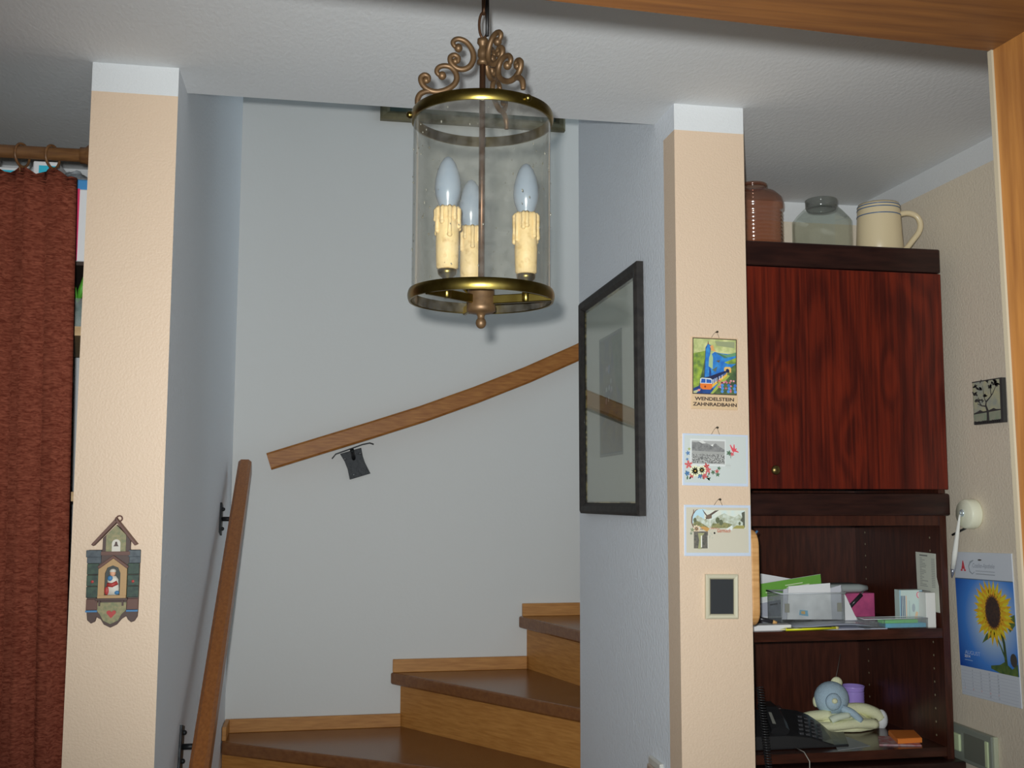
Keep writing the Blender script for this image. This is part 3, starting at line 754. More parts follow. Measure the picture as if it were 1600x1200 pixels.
for a, b_ in (((.72, .2), (.77, .32)), ((.78, .19), (.78, .32)), ((.85, .34), (.77, .3)), ((.82, .27), (.76, .33))): p.line([a, b_], [.012, .036], (204, 74, 86))
flower(.7, .36, .035, fl_g); flower(.75, .38, .03, (196, 80, 90)); p.line([(.72, .34), (.73, .46)], .008, fl_g)
p.line([(.62, .585), (.72, .58)], .006, (170, 172, 168)); p.line([(.64, .61), (.73, .605)], .006, (160, 160, 156)); p.line([(.66, .635), (.74, .65)], .004, (180, 180, 176))
p.build(pc); hang(pc, M, .075, 0, .014)

pc, M, p = card_thing('postcard of an alpine valley with a flying eagle and red lettering', .772, 1.547, .151, .109, math.radians(-.5))
w, h = .151, .109
p.rect(.03, .05, .965, .935, (188, 182, 164))
p.rect(.38, .10, .92, .46, (196, 200, 184))
vs_ = M_('card_valley', 150, 154, 130, col2=rgb(190, 198, 186, .74), vscale=120); wd_ = M_('card_wood', 104, 108, 74, col2=rgb(140, 136, 90, .74), vscale=240)
p.ell(.27, .27, .165, .19, M_('card_sky_disc', 170, 198, 208), 24)
p.rect(.30, .105, .905, .45, M_('card_sky', 190, 204, 200, col2=rgb(206, 204, 186, .74), vscale=50))
p.poly([(.14, .42), (.4, .45), (.9, .44), (.9, .26), (.82, .18), (.76, .24), (.66, .2), (.6, .16), (.5, .22), (.4, .3), (.3, .28), (.2, .2), (.13, .28)], vs_)
p.poly([(.13, .4), (.22, .42), (.34, .5), (.36, .44), (.26, .36), (.17, .3), (.14, .34)], wd_)
p.poly([(.4, .46), (.66, .45), (.72, .38), (.6, .34), (.5, .36), (.42, .36)], wd_)
for u, v, r in ((.5, .3, .032), (.16, .3, .025), (.83, .36, .018), (.55, .34, .03)): p.ell(u, v, r, r*1.9, (92, 98, 74), 10)
p.poly([(.88, .44), (.91, .44), (.91, .12), (.86, .15), (.87, .24), (.84, .3), (.88, .34)], (84, 86, 74))
p.poly([(.72, .46), (.9, .46), (.9, .4), (.78, .4)], (150, 142, 80)); p.poly([(.6, .5), (.72, .49), (.72, .4), (.66, .44)], (206, 212, 206))
p.poly([(.22, .43), (.34, .53), (.38, .46), (.3, .42)], (182, 140, 80))
p.line([(.14, .09), (.14, .15), (.115, .24), (.11, .34), (.13, .42), (.2, .47), (.28, .48)], [.01, .014, .018, .018, .016, .014, .008], (104, 78, 66)); p.line([(.14, .17), (.17, .11), (.2, .09)], [.012, .01, .006], (104, 78, 66))
p.poly([(.31, .25), (.35, .24), (.41, .2), (.52, .10), (.46, .11), (.38, .18), (.34, .2), (.28, .10), (.265, .08), (.3, .17), (.33, .22)], (88, 76, 70))
p.poly([(.32, .27), (.36, .28), (.41, .26), (.41, .2), (.36, .19), (.33, .22)], (110, 94, 78)); p.poly([(.31, .29), (.35, .27), (.34, .24)], (80, 68, 62))
p.rect(.378, .27, .388, .42, (226, 222, 206))
flower(.18, .47, .05, (214, 190, 160), 8, (200, 150, 110)); flower(.12, .49, .03, (130, 140, 110)); flower(.1, .56, .02, (120, 130, 110))
p.rect(.14, .52, .35, .85, M_('card_gorge', 108, 102, 92, col2=rgb(76, 76, 70, .74), vscale=200))
p.poly([(.2, .86), (.25, .86), (.26, .62), (.3, .55), (.2, .55), (.22, .7)], (150, 150, 110)); p.rect(.245, .6, .262, .83, (222, 218, 200))
p.rect(.345, .6, .352, .85, (222, 218, 200))
for q in range(9): p.ell(.37+.09*random.random(), .5+.22*random.random(), .014, .02, (178, 176, 160), 7, q == 0)
p.text('Gruss aus', .385, .475, .045, (190, 110, 90), .11, shear=.2)
p.text('Garmisch', .49, .535, .07, (168, 92, 66), .2, bold=.02, shear=.25)
p.build(pc); hang(pc, M, .077, 0, .012)

fr = thing('small_frame', 'small pale frame around dark glass at the bottom of the right pillar', 'picture frame', (.851, PY, 1.305))
M = on_front((.8155, FY, 1.3055), math.radians(-.8))
frame_mesh(M, .073, .094, .0105, .010).build('frame', M_('pale_frame', 186, 180, 156, rough=.4), fr)
MB(M).box((.008, .008, .001), (.065, .086, .0045)).build('dark_pane', M_('dark_pane', 52, 54, 56, rough=.15), fr)
inl = MB(M)
for a, b_ in (((.0085, .0085), (.0645, .0105)), ((.0085, .0835), (.0645, .0855)), ((.0085, .0085), (.0105, .0855)), ((.0625, .0085), (.0645, .0855))): inl.box((a[0], a[1], .003), (b_[0], b_[1], .0062))
inl.build('inner_edge', M_('frame_groove', 120, 114, 92), fr)

# cutting board on the hidden side of the right pillar
cbd = thing('cutting_board', 'wooden breakfast board hanging on the far side of the right pillar', 'board', (.934, 2.27, 1.285))
Mc = basis((RX1+.002, 2.262, 1.388), (0, 1, 0), (0, 0, 1), (1, 0, 0))
def rounded(wd, ht, r, n=6):
    P = []
    for cx, cy, a0 in ((wd-r, ht-r, 0), (-wd+r, ht-r, 1), (-wd+r, -ht+r, 2), (wd-r, -ht+r, 3)):
        for i in range(n+1):
            a = (a0+i/n)*PI/2; P.append((cx+r*math.cos(a), cy+r*math.sin(a)))
    return P
MB(Mc).prism(rounded(.075, .104, .035), 0, .020).build('board', mat('board_beech', rgb(196, 150, 96, .74), .6, col2=rgb(176, 128, 74, .74), vscale=16, stretch=(1, 1, 8)), cbd, bev=.004)
MB().tube([(RX1+.001, 2.225, 1.484), (RX1+.030, 2.225, 1.484), (RX1+.034, 2.225, 1.489)], .003, 8).build('blue_hook', M_('blue_hook', 60, 96, 130), cbd)

# ================================================================== CABINET
CY = 2.43; CX0, CX1 = 1.012, 1.548; CB = 2.868; Z1, Z2 = 1.240, .953
ca = thing('wall_cabinet', 'dark mahogany wall cabinet with a red-brown door above open shelves', 'cabinet', (1.29, 2.64, 0))
T = .018
MB().box((CX0, CY, .92), (CX0+T, CB, 2.13)).build('side_panel', dark_wood, ca)
MB().box((CX1-T, CY, .92), (CX1, CB, 2.13)).build('side_panel', dark_wood, ca)
MB().box((CX0+T, CB-.012, .92), (CX1-T, CB, 2.13)).build('back_panel', dark_wood, ca)
MB().box((CX0, CY-.012, 2.132), (CX1+.004, CB, 2.194)).build('cornice', ledge_wood, ca, bev=.004)
MB().box((CX0-.004, CY-.016, 1.517), (CX1+.004, CB-.02, 1.572)).build('middle_ledge', ledge_wood, ca, bev=.005)
MB().box((CX0+T, CY+.002, 1.492), (CX1-T, CB-.012, 1.517)).build('top_panel', dark_wood, ca)
MB().box((CX0+T, CY+.002, Z1-.024), (CX1-T, CB-.012, Z1)).build('shelf', mat('shelf_board', rgb(74, 38, 27), .2, col2=rgb(54, 28, 20), vscale=14, stretch=(1, 7, 7), spec=.5), ca)
MB().box((CX0+T, CY+.002, Z2-.022), (CX1-T, CB-.012, Z2)).build('shelf', MATS['shelf_board'], ca)
dr_ = MB().box((CX0+.002, CY-.018, 1.582), (CX1-.001, CY, 2.128)).build('door', mahog, ca, bev=.0015)
kp = Vector((1.083, CY-.018, 1.627))
MB(basis(kp, (1, 0, 0), (0, 0, 1), (0, -1, 0))).lathe([(.004, 0), (.004, .006), (.0105, .010), (.0115, .014), (.009, .018), (.001, .019)], (0, 0, 0), 20).build('knob', mat('knob_brass', rgb(120, 104, 64), .35, .9), dr_)
bs = MB().box((CX0-.004, CY-.03, .06), (CX1+.012, CB, .925)).build('base_body', ledge_wood, ca, bev=.004)
for x0, x1 in ((CX0+.002, (CX0+CX1)/2-.001), ((CX0+CX1)/2+.001, CX1+.006)):
    MB().box((x0, CY-.048, .08), (x1, CY-.031, .88)).build('base_door', mahog, ca, bev=.0015)
MB().box((CX0+.03, CY+.01, 0), (CX1-.02, CB-.02, .06)).build('plinth', dark_wood, ca)
pin = MB()
for zz in [z for z in (1.46-.0325*i for i in range(8)) if z > 1.27]+[1.20-.0325*i for i in range(8)]:
    for y in (2.475, 2.80):
        pin.add([(CX1-T-.0004, y+.0028*math.cos(q*PI/4), zz+.0028*math.sin(q*PI/4)) for q in range(8)], [tuple(range(8))])
po = pin.build('shelf_pin_holes', mat('pin_hole_sleeve', rgb(170, 160, 130), .4, .3), ca, fix=False); po['kind'] = 'stuff'

# ---- on top of the cabinet
ZT = 2.194
pj = thing('pink_glass_jar', 'round pinkish ribbed glass jar on top of the cabinet beside the pillar', 'jar', (1.108, 2.56, ZT))
pink = thin_glass('pink_glass', (.84, .64, .55, 1), 1.8, (.46, .24, .16, 1), 14, .07, .10)
pr = [(.001, .004), (.055, .003), (.066, .010), (.070, .020)]
for i in range(9):
    z = .022+.010*i; pr += [(.0750, z), (.0745, z+.003), (.0700, z+.006)]
pr += [(.0775, .116), (.078, .13), (.074, .146), (.06, .160), (.04, .166), (.034, .168), (.033, .176), (.036, .180), (.034, .182)]
MB().lathe(pr, (1.108, 2.56, ZT), 48).build('body', pink, pj)
MB().lathe([(.034, .176), (.037, .178), (.037, .184), (.034, .186)], (1.108, 2.56, ZT), 32, close=True).build('rim', pink, pj)
gj = thing('square_glass_jar', 'square clear glass jar with wide round neck on top of the cabinet', 'jar', (1.285, 2.53, ZT))
clear = thin_glass('jar_glass', (.88, .91, .88, 1), 1.7, (.62, .62, .58, 1), 12, .06, .09)
def octo(r, c, z):
    """square of half width r with corners cut by c"""
    return [(r, -r+c, z), (r, r-c, z), (r-c, r, z), (-r+c, r, z), (-r, r-c, z), (-r, -r+c, z), (-r+c, -r, z), (r-c, -r, z)]
Mg = Matrix.Translation((1.285, 2.53, ZT)) @ Matrix.Rotation(math.radians(32), 4, 'Z')
MB(Mg).loft([octo(.058, .02, .003), octo(.063, .022, .008), octo(.063, .022, .088), octo(.058, .022, .098), octo(.046, .024, .116), octo(.041, .024, .122)], False, False).build('body', clear, gj)
MB(Mg).add(octo(.058, .02, .003), [tuple(range(8))]).build('base', clear, gj, fix=False)
MB(Mg).lathe([(.037, .118), (.040, .124), (.041, .144), (.038, .146), (.036, .144), (.036, .124)], (0, 0, 0), 36, close=True).build('rim', thin_glass('jar_rim_glass', (.66, .68, .66, 1), 1.6, (.30, .31, .29, 1), 30, .25, .1), gj)
mg = thing('stoneware_mug', 'beige stoneware beer mug with three blue lines on top of the cabinet', 'mug', (1.436, 2.51, ZT))
ston = mat('stoneware_glaze', rgb(196, 180, 146, .74), .3, spec=.55)
mc = (1.436, 2.508, ZT)
MB().lathe([(.001, .001), (.058, .001), (.060, .006), (.058, .04), (.0555, .09), (.0535, .128), (.0515, .134), (.0495, .132), (.051, .09), (.055, .01), (.001, .008)], mc, 48).build('body', ston, mg)
for z, r in ((.127, .0540), (.119, .0545), (.101, .0555)):
    MB().lathe([(r, z-.0013), (r+.0004, z-.001), (r+.0004, z+.001), (r, z+.0013)], mc, 48).build('blue_line', M_('mug_blue', 62, 92, 128, rough=.3), mg)
hp_ = smooth([(.050, .108), (.075, .112), (.098, .104), (.108, .084), (.104, .062), (.088, .040), (.070, .018), (.054, .010)], 4)
ha = math.radians(-12)
MB().tube([(mc[0]+r*math.cos(ha), mc[1]+r*math.sin(ha), ZT+z) for r, z in hp_], .0075, 10).build('handle', ston, mg)

# ---- helper: flat upright thing traced on a plane facing the room
def upright(px, Y, t, zmin=None):
    """prism from photo corners on the plane Y, t thick going back"""
    P = [hY(x, y, Y) for x, y in px]
    if zmin is not None: P = [Vector((p.x, p.y, max(p.z, zmin))) for p in P]
    b = MB(basis((0, Y, 0), (1, 0, 0), (0, 0, 1), (0, 1, 0)))
    b.prism([(p.x, p.z) for p in P], 0, t)
    return b
def panel(px_tl, px_tr, px_bl, Y):
    a, b, c = hY(*px_tl, Y), hY(*px_tr, Y), hY(*px_bl, Y)
    u = (b-a); v = (c-a); w_ = u.length; u.normalize(); n = Vector((0, -1, 0)); vv = n.cross(u)
    return basis(a, u, vv, n), w_, abs(v.dot(vv))
EI = .40      # things inside the shelf are photographed dim; paints are picked against that
def I_(n, r, g, b, rough=.55, **k): return M_(n, r, g, b, e=EI, rough=rough, **k)
paper = I_('white_paper', 165, 167, 172); paper2 = I_('grey_paper', 140, 141, 146)
# ---- upper shelf
tag(upright([(1188, 975), (1240, 972), (1240, 905), (1188, 896)], 2.74, .002, Z1).build('paper_sheet', paper), 'white sheet of paper standing behind the green leaflet', 'paper')
lf = thing('leaflet', 'green and white printed leaflet standing at the left of the shelf', 'leaflet', hY(1235, 970, 2.70))
upright([(1186, 976), (1284, 976), (1282, 897), (1186, 912.5)], 2.70, .002, Z1).build('sheet', I_('leaflet_white', 160, 162, 168), lf)
upright([(1186, 934), (1284, 918), (1282, 897.3), (1186, 912.8)], 2.6994, .0005).build('green_band', I_('leaflet_green', 78, 122, 46), lf)
upright([(1187, 974), (1221, 970), (1220, 937), (1187, 943)], 2.6994, .0005, Z1+.002).build('grey_panel', I_('leaflet_grey', 122, 124, 132), lf)
Mp, w, h = panel((1186, 912.5), (1284, 896.8), (1186, 976), 2.699)
p = Print(Mp, w, h, .0002, EI)
for v0, a, b_ in ((.14, .40, .68), (.20, .42, .78), (.24, .08, .14), (.30, .10, .24), (.36, .10, .28), (.43, .10, .18)): p.line([(a, v0), (b_, v0)], .014, (150, 170, 130))
p.line([(.12, .56), (.24, .56)], .022, (60, 60, 64)); p.ell(.28, .56, .012, .015, (60, 60, 64), 8)
p.build(lf)
# clear box with notes
xb0, xb1 = hY(1221, 968, 2.56).x, hY(1321, 968, 2.56).x; zt = hY(1270, 927, 2.56).z
cbx = thing('clear_box', 'clear plastic note box on the upper shelf', 'box', ((xb0+xb1)/2, 2.60, Z1))
plast = thin_glass('clear_plastic', (.90, .92, .92, 1), 1.45, (.40, .41, .42, 1), 20, .16, .08)
zb = Z1+.004
bx = MB().loft([[(xb0+.006, 2.556, z), (xb0, 2.562, z), (xb0, 2.644, z), (xb0+.006, 2.65, z), (xb1-.006, 2.65, z), (xb1, 2.644, z), (xb1, 2.562, z), (xb1-.006, 2.556, z)] for z in (zb, zt)], False, False)
bx.build('walls', plast, cbx)
MB().box((xb0+.003, 2.559, zb-.002), (xb1-.003, 2.647, zb)).build('base', plast, cbx)
rim = MB().tube([(xb0, 2.556, zt), (xb0, 2.65, zt), (xb1, 2.65, zt), (xb1, 2.556, zt)], .0018, 6, close=True); rim.build('rim', I_('plastic_rim', 150, 154, 156, rough=.2), cbx)
for x in (xb0+.014, xb1-.018): MB().box((x-.006, 2.5545, Z1+.03), (x+.006, 2.556, Z1+.052)).build('slot', I_('plastic_slot', 96, 96, 88), cbx)
tag(upright([(1230, 968), (1300, 968), (1297, 911), (1232, 916)], 2.570, .003, Z1+.005).build('note_slip', paper), 'largest white note slip standing at the front of the clear box', 'paper')
tag(upright([(1222, 968), (1250, 968), (1250, 914), (1224, 921)], 2.585, .002, Z1+.005).build('note_slip', paper2), 'note slip at the left end of the clear box', 'paper')
tag(upright([(1278, 968), (1318, 968), (1314, 914), (1290, 921)], 2.580, .002, Z1+.005).build('note_slip', paper2), 'note slip sloping at the right end of the clear box', 'paper')
stp = thing('stamp', 'small blue and orange sticker behind the clear box front', 'sticker', hY(1255, 964, 2.5665))
upright([(1249, 961), (1263, 963), (1262, 954), (1250, 953)], 2.5665, .0012).build('sticker', I_('sticker_blue', 86, 130, 150), stp)
upright([(1252, 959), (1258, 960), (1258, 955), (1252, 955)], 2.5660, .0004).build('sticker_mark', I_('sticker_orange', 170, 130, 70), stp)
# white curved sheet right of the box
P = [hY(x, y, 2.60) for x, y in ((1318, 972), (1342, 972), (1336, 962), (1329, 947), (1322, 932), (1317, 924))]
b = MB(basis((0, 2.60, 0), (1, 0, 0), (0, 0, 1), (0, 1, 0))); b.prism([(q.x, max(q.z, Z1+.001)) for q in P], 0, .0015)
tag(b.build('paper_sheet', I_('white_paper_curl', 175, 177, 182)), 'curved white sheet between the clear box and the pink folder', 'paper')
# pink folder box, case on it, pen
xa, xc = hY(1310, 950, 2.68).x, hY(1367, 950, 2.68).x; zp = hY(1340, 927, 2.68).z
tag(MB().box((xa, 2.68, Z1), (xc, 2.74, zp)).build('pink_folder', I_('pink_card', 140, 58, 92, col2=rgb(120, 48, 82, EI), vscale=30), bev=.0015), 'pink cardboard folder standing at the back of the upper shelf', 'folder')
gc = thing('glasses_case', 'long grey case with black lid lying on the pink folder', 'case', ((xa+xc)/2-.01, 2.71, zp))
zq = zp+.011
MB().tube([(xa-.045, 2.71, zq), (xa-.03, 2.71, zq), (xc-.03, 2.71, zq), (xc-.006, 2.71, zq)], [.009, .0115, .0115, .008], 14).build('case_body', I_('case_grey', 112, 118, 116, rough=.3), gc)
MB().tube([(xa-.05, 2.716, zq+.004), (xa-.03, 2.716, zq+.007), (xc-.05, 2.716, zq+.006), (xc-.012, 2.716, zq+.003)], [.006, .0085, .009, .005], 12).build('case_lid', I_('case_black', 40, 42, 40, rough=.3), gc)
pn = thing('pen', 'black pen leaning on the pink folder', 'pen', hY(1328, 947, 2.672))
a, b_ = hY(1327, 949, 2.671), hY(1346, 929, 2.671)
MB().tube([a, b_], .0055, 10).build('barrel', I_('black_plastic', 30, 29, 32, rough=.3), pn)
MB().tube([b_, b_+(b_-a).normalized()*.008+Vector((0, 0, .004))], .0016, 6).build('clip', I_('pen_clip', 60, 62, 60, rough=.3), pn)
MB().tube([a-Vector((.0, 0, .0)), Vector((a.x-.02, a.y, Z1+.004))], .0052, 10).build('pen_end', MATS['black_plastic'], pn)
# papers lying on the shelf
def flat(px, z, t, curl=0):
    P = [hZ(x, y, z) for x, y in px]
    return MB().prism([(q.x, min(max(q.y, CY+.006), CB-.03)) for q in P], z, z+t)
tag(flat([(1236, 985), (1400, 986), (1385, 976), (1340, 966), (1225, 966), (1215, 974)], Z1, .002).build('paper_sheet', I_('pale_sheet', 128, 130, 140)), 'loose pale sheet lying under the clear box', 'paper')
gf = MB()
rows = []
for i in range(9):
    t = i/8; x0 = hZ(1232+t*160, 978+t*8-3*math.sin(PI*t), Z1+.003)
    rows.append([(x0.x, 2.455, Z1+.003+.006*math.sin(PI*t)), (x0.x, 2.54, Z1+.004+.003*math.sin(PI*t))])
gf.loft([[r[0], r[1], (r[1][0], r[1][1], r[1][2]+.0012), (r[0][0], r[0][1], r[0][2]+.0012)] for r in rows], True, True)
tag(gf.build('plastic_sleeve', I_('grey_sleeve', 112, 116, 126, rough=.2)), 'curled grey plastic sleeve lying before the clear box', 'sleeve')
# white card box front left with dark pens
wc = MB(); q0, q1 = hZ(1186, 988, Z1), hZ(1240, 986, Z1)
wc.prism([(q0.x-.02, CY+.012), (q1.x, CY+.016), (q1.x+.004, CY+.045), (q0.x-.01, CY+.06)], Z1, Z1+.014)
tag(wc.build('white_card_box', I_('white_card', 176, 184, 178), bev=.002), 'flat white card box at the front left of the upper shelf', 'box')
bp_ = thing('pen', 'dark pen with a red cap lying on the white card box', 'pen', (1.06, 2.47, Z1+.014))
a, b_ = Vector((1.045, 2.478, Z1+.031)), Vector((1.098, 2.470, Z1+.019))
MB().tube([a+(b_-a)*.22, b_], .0052, 10).build('barrel', MATS['black_plastic'], bp_)
MB().tube([a-(b_-a)*.1, a+(b_-a)*.22], .0058, 10).build('cap', I_('red_cap', 150, 50, 46, rough=.3), bp_)
MB().tube([b_, b_+(b_-a)*.2], [.0045, .003], 10).build('tip', I_('pen_tip_brown', 150, 116, 70), bp_)
ys = thing('pencil', 'yellow and black striped pencil lying along the shelf front edge', 'pencil', (1.2, CY+.012, Z1))
q0, q1 = hZ(1236, 986, Z1+.004), hZ(1316, 984, Z1+.004)
y0 = CY+.008
A, B_ = Vector((q0.x, y0, Z1+.0040)), Vector((q1.x, y0+.006, Z1+.0040))
MB().tube([A, B_], .0038, 6).build('shaft', I_('pencil_yellow', 176, 176, 26, rough=.35), ys)
MB().tube([A+Vector((.002, -.0022, .0022)), B_+Vector((-.012, -.0022, .0022))], .0014, 6).build('stripe', MATS['black_plastic'], ys)
MB().tube([A, A+(A-B_).normalized()*.014], [.0036, .0006], 6).build('point', I_('pencil_wood', 180, 160, 120), ys)
MB().tube([B_, B_+(B_-A).normalized()*.007], .0039, 10).build('ferrule', I_('pencil_end', 150, 140, 90, rough=.3), ys)
# clear tray with two note pads
tx0, tx1 = hY(1345, 980, 2.50).x, hY(1448, 980, 2.50).x
tx1 = hY(1446, 980, 2.45).x; tx0 = hY(1347, 980, 2.45).x
ty = thing('clear_tray', 'shallow clear plastic tray at the right of the upper shelf', 'tray', ((tx0+tx1)/2, 2.45, Z1))
def open_box(x0, x1, y0, y1, z0, z1):
    return MB().loft([[(x0, y0, z), (x1, y0, z), (x1, y1, z), (x0, y1, z)] for z in (z0, z1)], False, False)
open_box(tx0, tx1, 2.438, 2.476, Z1+.001, Z1+.024).build('walls', plast, ty)
MB().box((tx0, 2.438, Z1+.0005), (tx1, 2.476, Z1+.002)).build('base', plast, ty)
for x in (tx0+.035, tx0+.055): MB().box((x, 2.439, Z1+.002), (x+.0012, 2.475, Z1+.021)).build('divider', plast, ty)
MB().tube([(tx0, 2.438, Z1+.024), (tx1, 2.438, Z1+.024), (tx1, 2.476, Z1+.024), (tx0, 2.476, Z1+.024)], .001, 6, close=True).build('rim', MATS['plastic_rim'], ty)
tag(MB().box((tx0+.058, 2.441, Z1+.0022), (tx1-.004, 2.473, Z1+.012)).build('note_pad', I_('pad_blue', 76, 140, 160)), 'light blue note pad in the clear tray, lower one', 'note pad')
tag(MB().box((tx0+.054, 2.447, Z1+.0122), (tx1-.022, 2.472, Z1+.020)).build('note_pad', I_('pad_green', 92, 150, 92)), 'green note pad lying on the blue one in the clear tray', 'note pad')
# medicine box, white box
mxl, mxr = hY(1408, 975, 2.482).x, hY(1443, 975, 2.482).x; mt = hY(1425, 922, 2.482).z
mb = thing('medicine_box', 'pale medicine box with a red ring mark beside the clear tray', 'box', ((mxl+mxr)/2, 2.495, Z1))
Mm = Matrix.Translation((mxl, 2.486, Z1)) @ Matrix.Rotation(math.radians(-3), 4, 'Z')
wm = mxr-mxl; hm = mt-Z1
MB(Mm).box((0, 0, .0005), (wm, .026, hm)).build('carton', I_('carton_teal', 140, 152, 148), mb, bev=.001)
MB(Mm).box((wm, .001, .0005), (wm+.0004, .0255, hm)).build('blue_side', I_('carton_blue', 70, 106, 136), mb)
p = Print(Mm @ basis((0, 0, hm), (1, 0, 0), (0, 0, 1), (0, -1, 0)), wm, hm, .0002, EI)
p.rect(.86, .02, 1, 1, (84, 118, 140)); p.rect(0, 0, .06, 1, (110, 136, 146))
for k in range(4): p.line([(.08+.07*k, .16), (.06+.075*k, .95)], .035, (48, 54, 84) if k < 3 else (190, 130, 110))
p.ell(.84, .14, .1, .09, (176, 66, 80), 20); p.ell(.84, .14, .075, .066, (176, 178, 176), 20); p.text('12', .78, .18, .075, (170, 70, 84), .12)
p.ell(.6, .5, .07, .12, (118, 126, 130), 12); p.poly([(.55, .95), (.7, .6), (.78, .62), (.75, .95)], (190, 138, 112)); p.line([(.42, .3), (.42, .85)], .025, (120, 134, 134))
p.build(mb)
wx0, wx1 = hY(1448, 975, 2.445).x, hY(1463, 975, 2.445).x
tag(MB().box((wx0, 2.445, Z1), (min(wx1, CX1-T-.004), 2.478, hY(1455, 926, 2.445).z)).build('white_carton', I_('carton_white', 170, 172, 158), bev=.001), 'narrow white carton standing right of the medicine box', 'box')
# long receipt stuck on the side panel
rc = thing('receipt', 'long printed receipt stuck on the right cabinet side', 'receipt', (CX1-T, 2.53, 1.30))
XR = CX1-T-.0012
A = hX(1431, 862, XR); B_ = hX(1462, 863, XR)
Mr = on_side((XR, A.y, A.z)); wr = A.y-B_.y; hr = .145
MB(Mr).prism([(0, 0), (.002, -hr*.5), (.006, -hr), (wr+.01, -hr), (wr+.008, -hr*.55), (wr, -hr*.4), (wr, 0)][::-1], 0, .001).build('slip', I_('receipt_paper', 148, 150, 140), rc)
p = Print(Mr @ Matrix.Translation((0, 0, .001)), wr, hr, .0002, EI)
p.line([(.2, .05), (.6, .05)], .04, (90, 92, 88))
for k in range(17):
    v = .1+.03*k; p.line([(.2, v), (.3+.3*random.random(), v)], .022, (118, 120, 114), k == 0); p.line([(.78, v), (.95, v)], .022, (118, 120, 114), False)
p.line([(.2, .67), (.7, .67)], .04, (84, 86, 82))
p.build(rc)

# ---- lower shelf
ph = thing('telephone', 'black corded desk telephone on the lower shelf', 'telephone', (1.14, 2.56, Z2))
blk = I_('phone_black', 24, 24, 25, rough=.35); blk2 = I_('phone_key_black', 40, 40, 42, rough=.4)
TOPE = [hY(x, y, 2.60) for x, y in ((1176, 1108), (1225, 1107), (1246, 1110), (1262, 1116), (1280, 1128), (1296, 1142), (1308, 1153), (1319, 1164))]
FY0 = 2.470
def ptop(x, y):
    """top of the telephone at (x, y)"""
    x = x+(2.60-y)*.42
    for i in range(len(TOPE)-1):
        if TOPE[i].x <= x <= TOPE[i+1].x:
            t = (x-TOPE[i].x)/(TOPE[i+1].x-TOPE[i].x); zt = TOPE[i].z+t*(TOPE[i+1].z-TOPE[i].z); break
    else: zt = TOPE[-1].z
    return Z2+max(.006, (zt-Z2)*(.42+.58*(y-FY0)/.13))
bd = MB()
bd.loft([[(q.x-.0546, FY0, Z2+.001), (q.x, 2.60, Z2+.001), (q.x, 2.60, max(q.z, Z2+.007)), (q.x-.0294, 2.53, ptop(q.x-.0294, 2.53)), (q.x-.052, FY0+.006, ptop(q.x-.052, FY0+.006)), (q.x-.0546, FY0, Z2+.005)] for q in TOPE], False, True)
bd.build('body', blk, ph, bev=.003)
xh = hY(1212, 1120, 2.53).x
MB().bar([(xh-.012, 2.478, ptop(xh-.012, 2.478)+.010), (xh-.008, 2.50, ptop(xh-.008, 2.50)+.016), (xh-.002, 2.55, ptop(xh-.002, 2.55)+.020), (xh+.004, 2.598, ptop(xh+.004, 2.59)+.010)], .044, .026, ch=.35).build('handset', blk, ph)
for i in range(4):
    for j in range(5):
        y = 2.486+.020*j; x = hY(1246, 1120, 2.60).x-(2.60-y)*.42+.0165*i
        z = ptop(x+.006, y+.006)
        MB().box((x, y, z-.004), (x+.011, y+.012, z+.0028)).build('key', blk2, ph, bev=.0012)
xl = hY(1208, 1150, 2.49).x
MB().add([(xl-.004, 2.482, ptop(xl, 2.482)+.0272), (xl+.004, 2.480, ptop(xl, 2.48)+.0268), (xl+.010, 2.52, ptop(xl, 2.52)+.0335), (xl+.003, 2.522, ptop(xl, 2.522)+.0335)], [(0, 1, 2, 3)]).build('label_strip', I_('phone_label', 90, 90, 84), ph, fix=False)
P = []
c0, c1 = hY(1187, 1074, 2.40), hY(1203, 1215, 2.37)
for i in range(420):
    t = i/419; c = c0+(c1-c0)*t; a = t*2*PI*34
    P.append((c.x+.0075*math.cos(a), c.y+.0075*math.sin(a), c.z))
MB().tube(P, .0016, 5).build('coiled_cord', blk, ph)
cp = hZ(1252, 1176, Z2)
MB().tube([(cp.x, CY+.05, Z2+.004), (cp.x, CY-.006, Z2+.005), (cp.x, CY-.034, Z2-.01), (cp.x-.002, CY-.036, .90), (cp.x+.001, CY-.052, .80)], .0012, 6).build('line_cord', I_('pale_cable', 120, 118, 110), ph)
# teddy
bear = thing('plush_bear', 'pale yellow and blue plush comforter bear lying on the lower shelf', 'soft toy', (1.34, 2.67, Z2))
yel = I_('plush_yellow', 176, 170, 132, rough=.95, bump=.5, bscale=400); bl = I_('plush_blue', 120, 136, 146, rough=.95, bump=.5, bscale=400); wht = I_('plush_white', 176, 168, 172, rough=.95, bump=.4, bscale=400)
BYY = 2.67
hc = hY(1299, 1091, BYY)
hd = MB().ell(hc, (.046, .040, .044), 24, 16).build('head', bl, bear)
mz = hc+Vector((-.012, -.035, -.002))
MB().ell(mz, (.022, .012, .022), 18, 12).build('muzzle', bl, hd)
MB().tube([mz+Vector((.021*math.cos(q*PI/9), -.001, .021*math.sin(q*PI/9))) for q in range(18)], .0016, 6, close=True).build('muzzle_seam', I_('plush_seam', 88, 102, 114), hd)
MB().ell(mz+Vector((-.002, -.011, .004)), (.008, .006, .007), 12, 8).build('nose', yel, hd)
MB().ell(hY(1307, 1067, BYY+.01), (.017, .009, .016), 14, 10).build('ear', yel, bear)
MB().ell(hY(1275, 1096, BYY+.01), (.009, .009, .015), 14, 10).build('ear', yel, bear)
bc = hY(1316, 1130, BYY)
rings = []
